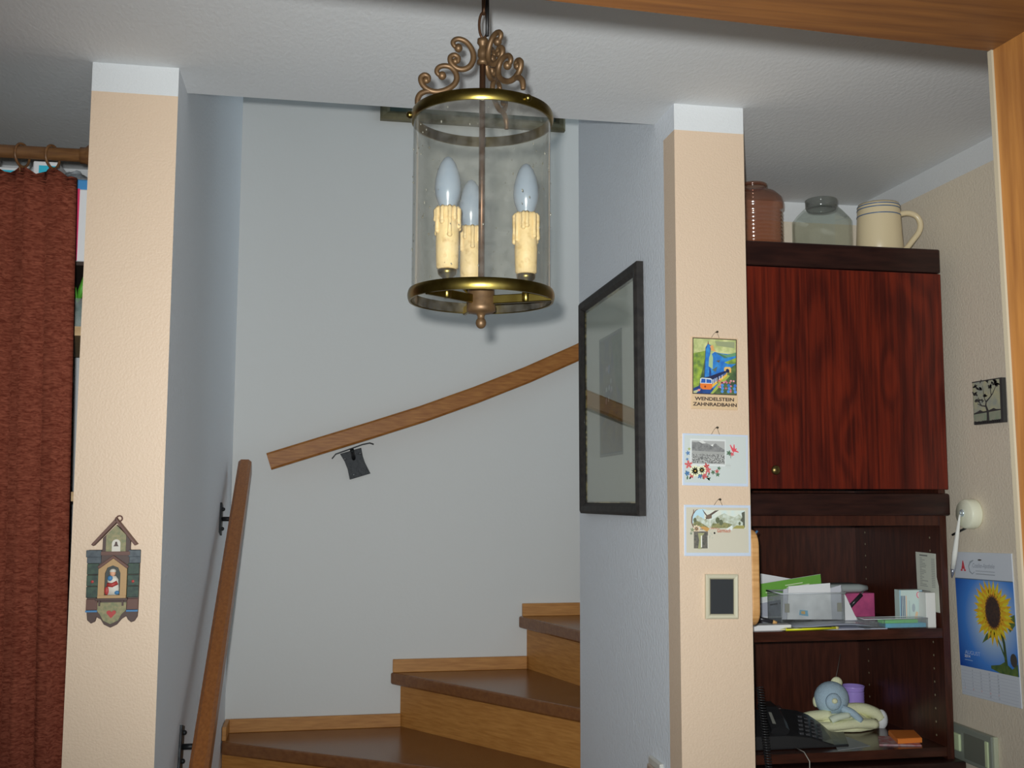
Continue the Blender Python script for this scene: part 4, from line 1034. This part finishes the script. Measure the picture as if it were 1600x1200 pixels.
for k in range(9):
    t = k/8; zz = Z2+.002+.044*t; rr_ = math.cos(t*1.35)**.6
    rings.append([(bc.x+.092*rr_*math.cos(q*PI/14)*(1+.05*math.sin(q*1.7+k)), BYY+.058*rr_*math.sin(q*PI/14)*(1+.05*math.sin(q*2.1)), zz+.003*math.sin(q*1.9)*(k > 1)) for q in range(28)])
MB().loft(rings, True, True).build('body', yel, bear)
def limb(pts, rs, m, nm='arm'):
    k = 4*(len(pts)-1); MB().tube(smooth(pts, 4), [rs[0]+(rs[1]-rs[0])*i/k for i in range(k+1)], 12, flat=.8).build(nm, m, bear)
limb([hY(1318, 1108, BYY), hY(1345, 1107, BYY-.005), hY(1366, 1114, BYY-.01), hY(1374, 1122, BYY-.012)], (.018, .021), yel)
MB().ell(hY(1377, 1124, BYY-.015), (.017, .016, .026), 14, 10).build('paw', wht, bear)
limb([hY(1368, 1131, BYY-.045), hY(1335, 1131, BYY-.05), hY(1300, 1135, BYY-.05), hY(1270, 1134, BYY-.045)], (.017, .013), yel, 'leg')
limb([hY(1296, 1118, BYY-.02), hY(1268, 1119, BYY-.015), hY(1248, 1124, BYY-.01)], (.019, .014), yel)
limb([hY(1316, 1107, BYY-.035), hY(1332, 1114, BYY-.05), hY(1345, 1126, BYY-.055)], (.013, .011), bl, 'bib')
limb([hY(1326, 1117, BYY-.05), hY(1308, 1121, BYY-.052), hY(1298, 1126, BYY-.05)], (.010, .012), I_('plush_pale', 150, 156, 140, rough=.95), 'bib')
MB().tube([hY(1305, 1064, 2.68), hY(1309, 1045, 2.70), hY(1313, 1022, 2.72)], .0008, 5).build('thread', I_('thread', 70, 66, 60), bear)
cupc = hY(1333, 1090, 2.79); cx, cy = cupc.x, 2.79; ct = hY(1333, 1071, 2.79).z-Z2
cu = thing('lilac_cup', 'lilac ribbed cup standing behind the plush bear', 'cup', (cx, cy, Z2))
pr = [(.001, .002), (.026, .001), (.028, .004)]+[(.0295+.0008*(i % 2), .008+i*.004) for i in range(int((ct-.016)/.004))]+[(.031, ct-.004), (.032, ct), (.030, ct), (.028, .02), (.001, .012)]
MB().lathe(pr, (cx, cy, Z2), 32).build('body', I_('lilac_plastic', 122, 104, 160, rough=.3), cu)
on = thing('sticky_note_block', 'orange sticky note block at the right of the lower shelf', 'note pad', hZ(1415, 1160, Z2))
Q = [hZ(x, y, Z2+.004) for x, y in ((1403, 1162), (1441, 1160), (1428, 1148), (1388, 1148))]
b = MB()
for k in range(1): b.prism([(q.x, q.y) for q in Q], Z2+.0035, Z2+.0145)
b.build('block', mat('sticky_orange', rgb(232, 96, 36, .46), .6), on, bev=.0006)
MB().prism([(q.x+.002*(i-1.5), q.y+.001) for i, q in enumerate(Q)], Z2+.0148, Z2+.0156).build('top_sheet', MATS['sticky_orange'], on)
tag(flat([(1374, 1165), (1440, 1166), (1426, 1151), (1372, 1152)], Z2, .003).build('card_pad', I_('pad_grey_red', 128, 116, 118, col2=rgb(120, 60, 62, EI), vscale=60)), 'grey and red pad lying under the orange sticky notes', 'note pad')
tag(flat([(1309, 1173), (1360, 1166), (1325, 1152), (1296, 1146)], Z2, .001).build('paper_sheet', I_('pale_leaflet', 108, 112, 112)), 'pale folded leaflet poking out right of the telephone', 'paper')
tag(flat([(1196, 1112), (1248, 1114), (1240, 1108), (1222, 1103), (1192, 1104)], Z2, .002).build('envelope', I_('tan_envelope', 96, 84, 64)), 'tan envelope lying behind the telephone', 'envelope')
b = MB(); q = hZ(1222, 1106, Z2+.03)
b.loft([[(q.x-.012, q.y-.02, Z2+.002), (q.x+.008, q.y-.02, Z2+.002), (q.x+.008, q.y-.019, Z2+.003), (q.x-.012, q.y-.019, Z2+.003)], [(q.x-.014, q.y, Z2+.022), (q.x+.006, q.y, Z2+.024), (q.x+.006, q.y+.001, Z2+.025), (q.x-.014, q.y+.001, Z2+.023)], [(q.x-.016, q.y+.025, Z2+.03), (q.x+.002, q.y+.025, Z2+.032), (q.x+.002, q.y+.026, Z2+.033), (q.x-.016, q.y+.026, Z2+.031)]], True, True)
tag(b.build('paper_slip', paper), 'small curled white slip behind the telephone', 'paper')

# ================================================================== RIGHT-HAND WALL
ER = .42
def R_(n, r, g, b, rough=.5, **k): return M_(n, r, g, b, e=ER, rough=rough, **k)
A, B_ = hX(1519, 597, WX-.012), hX(1565, 589, WX-.012); w = A.y-B_.y; h = A.z-hX(1523, 664, WX-.012).z
tp = thing('tree_tile', 'small black tree silhouette picture on the buff right-hand wall', 'picture', (WX, (A.y+B_.y)/2, A.z-h))
Mt = on_side((WX-.001, A.y, A.z))
MB(Mt).box((0, -h, 0), (w, 0, .011)).build('block', R_('tile_black', 36, 36, 36, rough=.35), tp, bev=.001)
p = Print(Mt @ Matrix.Translation((0, 0, .011)), w, h, .0002, ER)
ink = R_('tile_ink', 40, 40, 40)
p.rect(.02, .02, .94, .97, R_('tile_sky', 132, 130, 104, col2=rgb(112, 116, 108, ER), vscale=40))
p.rect(.02, .74, .94, .95, R_('tile_water', 98, 108, 92, col2=rgb(112, 112, 98, ER), vscale=60))
p.poly([(.02, .76), (.02, .735), (.16, .7), (.24, .67), (.34, .71), (.5, .705), (.62, .68), (.7, .66), (.78, .69), (.94, .7), (.94, .725)], ink)
p.line([(.5, .95), (.5, .72), (.44, .58), (.46, .5), (.58, .42), (.68, .34), (.74, .26), (.8, .18)], [.09, .075, .05, .04, .03, .025, .02, .012], ink)
for P_ in ([(.44, .6), (.3, .58), (.16, .52)], [(.46, .52), (.4, .4), (.38, .28), (.36, .12)], [(.64, .36), (.62, .24), (.66, .1)], [(.24, .5), (.2, .38)], [(.3, .58), (.22, .48)]): p.line(P_, [.03, .022, .016, .01][:len(P_)], ink)
for q in range(46):
    u, v = random.choice([(.12, .1), (.2, .16), (.08, .3), (.15, .44), (.08, .6), (.42, .38), (.3, .47), (.55, .06), (.62, .18), (.72, .1), (.85, .12), (.3, .05), (.26, .2), (.8, .05)])
    p.ell(u+.1*(random.random()-.5), v+.07*(random.random()-.5), .055*(.6+random.random()*.6), .022*(.7+random.random()*.6), ink, 8, q == 0, random.random()*2-1)
for q in range(14): p.ell(.06+.85*q/13, .96, .05, .03+.015*random.random(), ink, 8, q == 0)
p.rect(.0, .0, 1, .025, ink); p.rect(.93, .0, 1, 1, ink)
p.build(tp)

# round pen holder with hanging pen
pc_ = hX(1505, 803, WX-.03)
phd = thing('pen_holder', 'round white wall holder with a hanging white pen beside the cabinet', 'pen holder', (WX, pc_.y, pc_.z-.04))
Mh = on_side((WX, pc_.y, pc_.z))
cream = R_('holder_cream', 186, 172, 148, rough=.4)
MB(Mh).lathe([(.001, 0), (.036, 0), (.037, .004), (.036, .024), (.033, .029), (.001, .030)], (0, 0, 0), 36).build('disc', cream, phd)
MB(Mh).lathe([(.009, .030), (.009, .032), (.006, .034), (.005, .034), (.003, .031)], (-.004, .002, 0), 16).build('socket', R_('holder_steel', 150, 160, 164, rough=.25, metal=.6), phd)
pt_, pb_ = Mh @ Vector((-.008, -.002, .034)), hX(1487, 903, WX-.034)
d_ = pb_-pt_
MB().tube([pt_+d_*t for t in (0, .1, .3, .6, .85)], [.002, .0032, .0050, .0066, .0058], 14).build('pen', R_('pen_white', 176, 174, 160, rough=.3), phd)
MB().tube([pt_+d_*t for t in (.85, .93, 1)], [.0058, .0035, .0006], 12).build('pen_tip', R_('pen_steel', 120, 124, 134, rough=.2, metal=.7), phd)
MB().tube([(WX-.002, pc_.y+.028, pc_.z-.034), (WX-.004, pc_.y+.05, pc_.z-.042), (WX-.003, pc_.y+.09, pc_.z-.055)], .003, 8).build('black_cable', R_('cable_black', 30, 30, 30), phd)

# wall calendar
A, B_, Cc = hX(1490, 862, WX-.004), hX(1580, 866, WX-.004), hX(1490, 1080, WX-.004)
w = A.y-B_.y; h = A.z-Cc.z
cal = thing('wall_calendar', 'pharmacy wall calendar with a sunflower photograph', 'calendar', (WX, (A.y+B_.y)/2, A.z-h))
Mk = on_side((WX-.0008, A.y, A.z), math.radians(2.2))
MB(Mk).box((0, -h, 0), (w, 0, .003)).build('backing', R_('calendar_paper', 150, 154, 160), cal, bev=.0006)
p = Print(Mk @ Matrix.Translation((0, 0, .003)), w, h, .0003, ER)
HT, HB = .185, .80
# blue sky: soft blend, deeper at the left and low, as printed
skm = bpy.data.materials.new('calendar_sky'); skm.use_nodes = True
N, L = skm.node_tree.nodes, skm.node_tree.links
bs_ = N['Principled BSDF']; bs_.inputs['Roughness'].default_value = .35
tcn = N.new('ShaderNodeTexCoord'); vd = N.new('ShaderNodeVectorMath'); vd.operation = 'DISTANCE'
vd.inputs[1].default_value = Mk @ Vector((.62*w, -.46*h, .003)) - ORG[cal.name]
crn = N.new('ShaderNodeValToRGB'); crn.color_ramp.elements[0].position = .2; crn.color_ramp.elements[0].color = rgb(136, 152, 172, ER)
crn.color_ramp.elements[1].position = .9; crn.color_ramp.elements[1].color = rgb(22, 52, 118, ER)
kk = crn.color_ramp.elements.new(.55); kk.color = rgb(52, 98, 160, ER)
mr = N.new('ShaderNodeMath'); mr.operation = 'MULTIPLY'; mr.inputs[1].default_value = 1/.20
L.new(tcn.outputs['Object'], vd.inputs[0]); L.new(vd.outputs['Value'], mr.inputs[0]); L.new(mr.outputs[0], crn.inputs[0]); L.new(crn.outputs[0], bs_.inputs['Base Color'])
p.rect(0, HT, 1, HB, skm)
sf_y, sf_y2, sf_k, sf_g, sf_g2 = R_('petal_yellow', 168, 140, 20, col2=rgb(180, 116, 24, ER), vscale=60), R_('petal_gold', 176, 152, 34), R_('seed_brown', 34, 24, 24, col2=rgb(52, 34, 26, ER), vscale=150), R_('stem_green', 50, 62, 36), R_('leaf_green', 44, 66, 36, col2=rgb(76, 90, 44, ER), vscale=60)
cu_, cv_ = .64, .40
p.line([(.74, .5), (.79, .6), (.8, .68), (.81, .78)], [.04, .04, .04, .05], sf_g)
p.line([(.66, .55), (.74, .63), (.8, .7)], .022, sf_g2)
p.poly([(.42, .62), (.5, .555), (.56, .53), (.7, .56), (.56, .575)], sf_g2)
p.poly([(.85, .48), (.9, .42), (.99, .4), (.99, .47), (.9, .52)], sf_g2)
p.poly([(.55, .76), (.7, .745), (.78, .72), (.9, .76), (.99, .72), (.99, .80), (.7, .80), (.55, .78)], sf_g2)
p.ell(.93, .7, .055, .045, R_('bud_brown', 54, 50, 46), 12)
for ring, (n_, c_, ro, rw) in enumerate(((26, sf_y, .335, .045), (24, sf_y2, .30, .045), (22, sf_y, .26, .04))):
    for i in range(n_):
        a = 2*PI*(i+.5*ring)/n_; l = ro*(.92+.16*random.random()); k_ = w/h
        tip = (cu_+l*math.cos(a), cv_+l*math.sin(a)*k_); m1 = (cu_+.62*l*math.cos(a+.17), cv_+.62*l*math.sin(a+.17)*k_); m2 = (cu_+.62*l*math.cos(a-.17), cv_+.62*l*math.sin(a-.17)*k_)
        c0_ = (cu_+.08*math.cos(a), cv_+.08*math.sin(a)*k_)
        if max(tip[1], m1[1]) < HB and tip[0] < .995: p.poly([c0_, m2, tip, m1], c_, i % 6 == 0)
p.ell(cu_, cv_, .125, .125*w/h*1.35, sf_k, 24)
for i in range(26):
    a = 2*PI*i/26; p.ell(cu_+.125*math.cos(a), cv_+.17*w/h*math.sin(a), .012, .012, R_('seed_rim', 110, 70, 24), 6, i == 0)
# heading with pharmacy sign
p.text('A', .13, .125, .06, (150, 50, 58), .075, bold=.05)
p.ell(.168, .108, .022, .012, (150, 50, 58), 10); p.line([(.12, .128), (.155, .128)], .016, (150, 50, 58)); p.line([(.18, .128), (.215, .128)], .016, (150, 50, 58))
p.line([(.36, .055), (.3, .07), (.27, .1), (.285, .135), (.33, .15), (.37, .135)], [.01, .022, .014, .018, .012, .006], (112, 118, 124))
p.text('Cosellen-Apotheke', .34, .105, .03, (104, 108, 116), .38, shear=.25)
p.line([(.39, .128), (.72, .130)], .009, (124, 128, 134)); p.line([(.39, .148), (.72, .150)], .009, (116, 120, 126))
p.text('AUGUST', .11, .712, .026, (130, 146, 170), .27); p.text('2014', .1, .735, .018, (164, 172, 180), .1, bold=.02); p.line([(.1, .752), (.24, .753)], .006, (120, 140, 170))
# date columns
for r in range(8):
    v = .818+.0215*r
    p.line([(.02, v+.012), (.98, v+.012)], .003, (132, 136, 146), r == 0)
    for c in range(5):
        if (c == 0 and r < 4) or r == 7 and c < 3: continue
        p.text(str((r-4)+1+7*c if c else r-3), .07+.145*c, v+.008, .012, (96, 100, 110) if r != 6 else (150, 90, 90), up=False)
p.build(cal)
MB(Mk).ell((w*.47, -.018, .004), (.007, .002, .003), 10, 6).build('nail', R_('calendar_nail', 50, 46, 42), cal)
MB(Mk).box((.004, -h*HT-.0015, .0032), (w-.001, -h*HT+.0005, .0046)).build('binding', R_('calendar_binding', 70, 84, 96), cal)

# switch panel low on the wall
A, B_ = hX(1484, 1128, WX-.016), hX(1550, 1151, WX-.016); w = A.y-B_.y; h = .085
sp = thing('switch_panel', 'grey double switch panel under the calendar', 'switch', (WX, (A.y+B_.y)/2, A.z-h))
Mq = on_side((WX, A.y+.004, A.z))
MB(Mq).box((0, -h, 0), (w, 0, .016)).build('housing', R_('panel_grey', 96, 100, 92, rough=.4), sp, bev=.003)
MB(Mq).box((w-.004, -h, 0), (w+.005, 0, .012)).build('pale_edge', R_('panel_pale', 130, 134, 116), sp, bev=.002)
MB(Mq).box((.016, -.062, .015), (.050, -.020, .022)).build('rocker', R_('panel_cream', 146, 156, 124), sp, bev=.003)
MB(Mq).box((.062, -.075, .0155), (w-.026, -.014, .0172)).build('dark_field', R_('panel_dark', 78, 80, 72), sp, bev=.001)
MB(Mq).box((w-.022, -.075, .0155), (w-.010, -.014, .020)).build('rocker', MATS['panel_cream'], sp, bev=.002)

# ================================================================== CURTAIN AND WHAT STANDS BEHIND IT
RY = 2.25; RZ = 2.262
rod = thing('curtain_rod', 'dark wooden curtain rod fixed to the left pillar', 'curtain rod', (-1.1, RY, RZ))
rw = mat('rod_wood', rgb(112, 78, 46, .74), .4, col2=rgb(92, 62, 38, .74), vscale=20, stretch=(1, 8, 8))
MB().tube([(-1.74, RY, RZ), (-.485, RY, RZ)], .0135, 16).build('pole', rw, rod)
MB(basis((LX0-.0005, RY, RZ), (0, 1, 0), (0, 0, 1), (-1, 0, 0))).lathe([(.001, 0), (.025, 0), (.026, .006), (.022, .014), (.017, .02), (.017, .03), (.001, .03)], (0, 0, 0), 24).build('end_socket', rw, rod)
cur = thing('curtain', 'rust-red ribbed curtain hanging on wooden rings left of the pillar', 'curtain', (-1.1, RY, .05))
cm = mat('rust_terry', rgb(108, 50, 36, 1.1), .95, col2=rgb(152, 84, 64, 1.1), vscale=42, stretch=(1.6, 1.6, 6), detail=6, dist=.8, lo=.35, hi=.68, bump=1.0, bscale=70, bstretch=(.6, .6, 4), spec=.1)
NX, NZ = 130, 46
RINGX = [-.553-.0585*i for i in range(20)]
def topz(x):
    d = min(abs(x-r) for r in RINGX); return 2.232-.014*min(1, (d/.029))**1.5
front, back = [], []
for j in range(NZ+1):
    rf, rb_ = [], []
    for i in range(NX+1):
        s_ = i/NX; x = -1.62+s_*(1.62-.507)
        z0 = .05; z1 = topz(x); t = j/NZ; z = z0+(z1-z0)*t
        fade = .45+.55*(1-t)
        y = RY+fade*(.013*math.sin(x*2*PI/.058+.6)+.011*math.sin(x*2*PI/.021+2*t)+.005*math.sin(x*31+3*t)) + .006
        xx = x+(1-(1-min(1, (1-t)*1.6))**1)*.030*s_
        rf.append((xx, y-.003, z)); rb_.append((xx, y+.003, z))
    front.append(rf); back.append(rb_)
b = MB(); W_ = NX+1
vsx = [p_ for r in front for p_ in r]+[p_ for r in back for p_ in r]; off = W_*(NZ+1); fs = []
for j in range(NZ):
    for i in range(NX):
        a = j*W_+i; fs.append((a, a+1, a+W_+1, a+W_)); fs.append((off+a+1, off+a, off+a+W_, off+a+W_+1))
for j in range(NZ):
    a = j*W_; fs.append((a, a+W_, off+a+W_, off+a)); a += NX; fs.append((a+W_, a, off+a, off+a+W_))
for i in range(NX):
    a = i; fs.append((a+1, a, off+a, off+a+1)); a = NZ*W_+i; fs.append((a, a+1, off+a+1, off+a))
b.add(vsx, fs, True); b.build('cloth', cm, cur)
for x in RINGX:
    b = MB(); tl = math.radians(24)
    b.tube([(x+.023*math.cos(q*PI/12)*math.sin(tl)*.9, RY+.0235*math.cos(q*PI/12)*math.cos(tl), RZ-.0065+.0235*math.sin(q*PI/12)) for q in range(24)], .0028, 8, close=True)
    b.tube([(x-.004, RY, RZ-.028), (x-.004, RY+.003, 2.222)], .0018, 6)
    b.build('ring', rw, cur)
# shelves behind the curtain
cs = thing('closet_shelf', 'pale wooden shelf unit hidden behind the rust-red curtain', 'shelf', (-1.1, 2.6, 0))
swd = mat('closet_wood', rgb(190, 160, 118, .74), .6, col2=rgb(170, 138, 96, .74), vscale=12, stretch=(1, 8, 8))
zs1 = hY(118, 512, 2.42).z; zs0 = 2.07
for zz in (.3, .75, 1.2, 1.55, zs1-.02): MB().box((-1.70, 2.40, zz), (-.48, 2.80, zz+.02)).build('shelf_board', swd, cs)
MB().box((-1.72, 2.40, 0), (-1.70, 2.80, 2.2)).build('side', swd, cs); MB().box((-.48, 2.40, 0), (-.470, 2.80, 2.2)).build('side', swd, cs)
z_m = hY(120, 408, 2.42).z
MB().box((-1.70, 2.425, z_m-.008), (-.48, 2.80, z_m)).build('shelf_board', mat('closet_wood_shaded', rgb(60, 44, 34), .6), cs)  # board coloured dark to pass for the shaded gap under the carton
EC = .5
def box_px(name, label, cat, x0, x1, y_top, zb_, Y, dpt, m, **k):
    a, b_ = hY(x0, y_top, Y), hY(x1, y_top, Y)
    return tag(MB().box((a.x, Y, zb_), (b_.x, Y+dpt, a.z)).build(name, m, bev=.003), label, cat)
zt_ = z_m
box_px('carton', 'white and magenta carton seen between curtain and pillar', 'box', 98, 141, 294, zt_, 2.42, .18, [M_('carton_pale', 205, 206, 210, e=EC)])
a = hY(116, 294, 2.42); bq = hY(122, 294, 2.42)
oq_ = MB().box((hY(108, 294, 2.4185).x, 2.4185, zt_+.001), (hY(125, 294, 2.4185).x, 2.4195, a.z-.001)).build('paper_strip', M_('strip_magenta', 200, 40, 80, e=EC)); tag(oq_, 'magenta strip along the edge of the white carton', 'paper')
zc_ = hY(100, 294, 2.42).z
tag(MB().box((hY(100, 290, 2.43).x, 2.43, zc_), (hY(148, 290, 2.43).x, 2.56, hY(120, 280, 2.43).z)).build('blue_pack', M_('pack_blue', 50, 110, 156, e=EC), bev=.003), 'small blue pack on the white carton behind the curtain', 'box')
bag = thing('plastic_bag', 'crumpled clear plastic bag lying over the blue pack', 'bag', hY(125, 280, 2.45))
bgm = thin_glass('bag_film', (.85, .88, .9, 1), 1.5, (.5, .52, .55, 1), 60, .22, .05)
c_ = hY(118, 271, 2.47)
MB().loft([[(c_.x+(.052-.012*k)*math.cos(q*PI/8)*(1+.18*math.sin(q*3+k)), 2.475+(.045-.008*k)*math.sin(q*PI/8), hY(120, 280, 2.43).z+.0005+.008*k+.004*math.sin(q*5+k*2)*(k > 0)) for q in range(16)] for k in range(4)], True, True).build('film', bgm, bag)
tq = M_('pack_teal', 40, 150, 170, e=EC); tw = M_('pack_white', 210, 214, 218, e=EC)
zq_ = hY(20, 300, 2.42).z-.02
for x0, x1, x2, yt in ((-40, 2, 34, 258), (52, 60, 92, 251)):
    t_p = thing('teal_pack', 'white and teal pack behind the curtain, %s the nearer ring' % ('left of' if x0 < 0 else 'right of'), 'box', hY((x0+x2)/2, 300, 2.42))
    A = hY(x0, yt, 2.42); B1 = hY(x1, yt, 2.42); B2 = hY(x2, yt, 2.42)
    MB().box((A.x, 2.42, zc_-.02), (B2.x, 2.50, A.z)).build('pack', tw, t_p, bev=.003)
    q_ = hY(x1, yt+7, 2.418)
    MB().box((B1.x+.002, 2.4185, zc_-.02), (B2.x-.001, 2.4198, q_.z)).build('teal_panel', tq, t_p)
MB().box((-1.70, 2.405, zc_-.03), (hY(96, 300, 2.42).x, 2.79, zc_-.0205)).build('shelf_board', swd, cs)
# vase with a green leaf, bottle
vz = zs1
va = thing('glass_vase', 'small glass vase holding green leaves behind the curtain edge', 'vase', (hY(122, 480, 2.44).x, 2.45, vz))
vc = (hY(121, 480, 2.45).x, 2.45, vz)
MB().lathe([(.001, .001), (.02, .001), (.024, .012), (.022, .03), (.014, .048), (.012, .06), (.016, .068)], vc, 24).build('glass', thin_glass('vase_glass', (.8, .88, .86, 1), 1.6, (.6, .65, .62, 1), 30, .25), va)
gl = M_('leaf_bright', 70, 130, 40, e=EC)
for q in range(5):
    a = q*1.3; b = MB()
    tipx, tipy = .03*math.cos(a), .012*math.sin(a)
    P0 = Vector(vc)+Vector((0, 0, .06)); P1 = P0+Vector((tipx*.5, tipy*.5, .03)); P2 = P0+Vector((tipx, tipy, .042+.006*q))
    sd = Vector((.008, -.004, .003))
    b.add([P0, P1-sd, P2, P1+sd, P0+Vector((0, .001, 0)), P1-sd+Vector((0, .0012, 0)), P2+Vector((0, .001, 0)), P1+sd+Vector((0, .0012, 0))], [(0, 1, 2, 3), (7, 6, 5, 4), (0, 4, 5, 1), (1, 5, 6, 2), (2, 6, 7, 3), (3, 7, 4, 0)], True)
    b.build('leaf', gl, va)
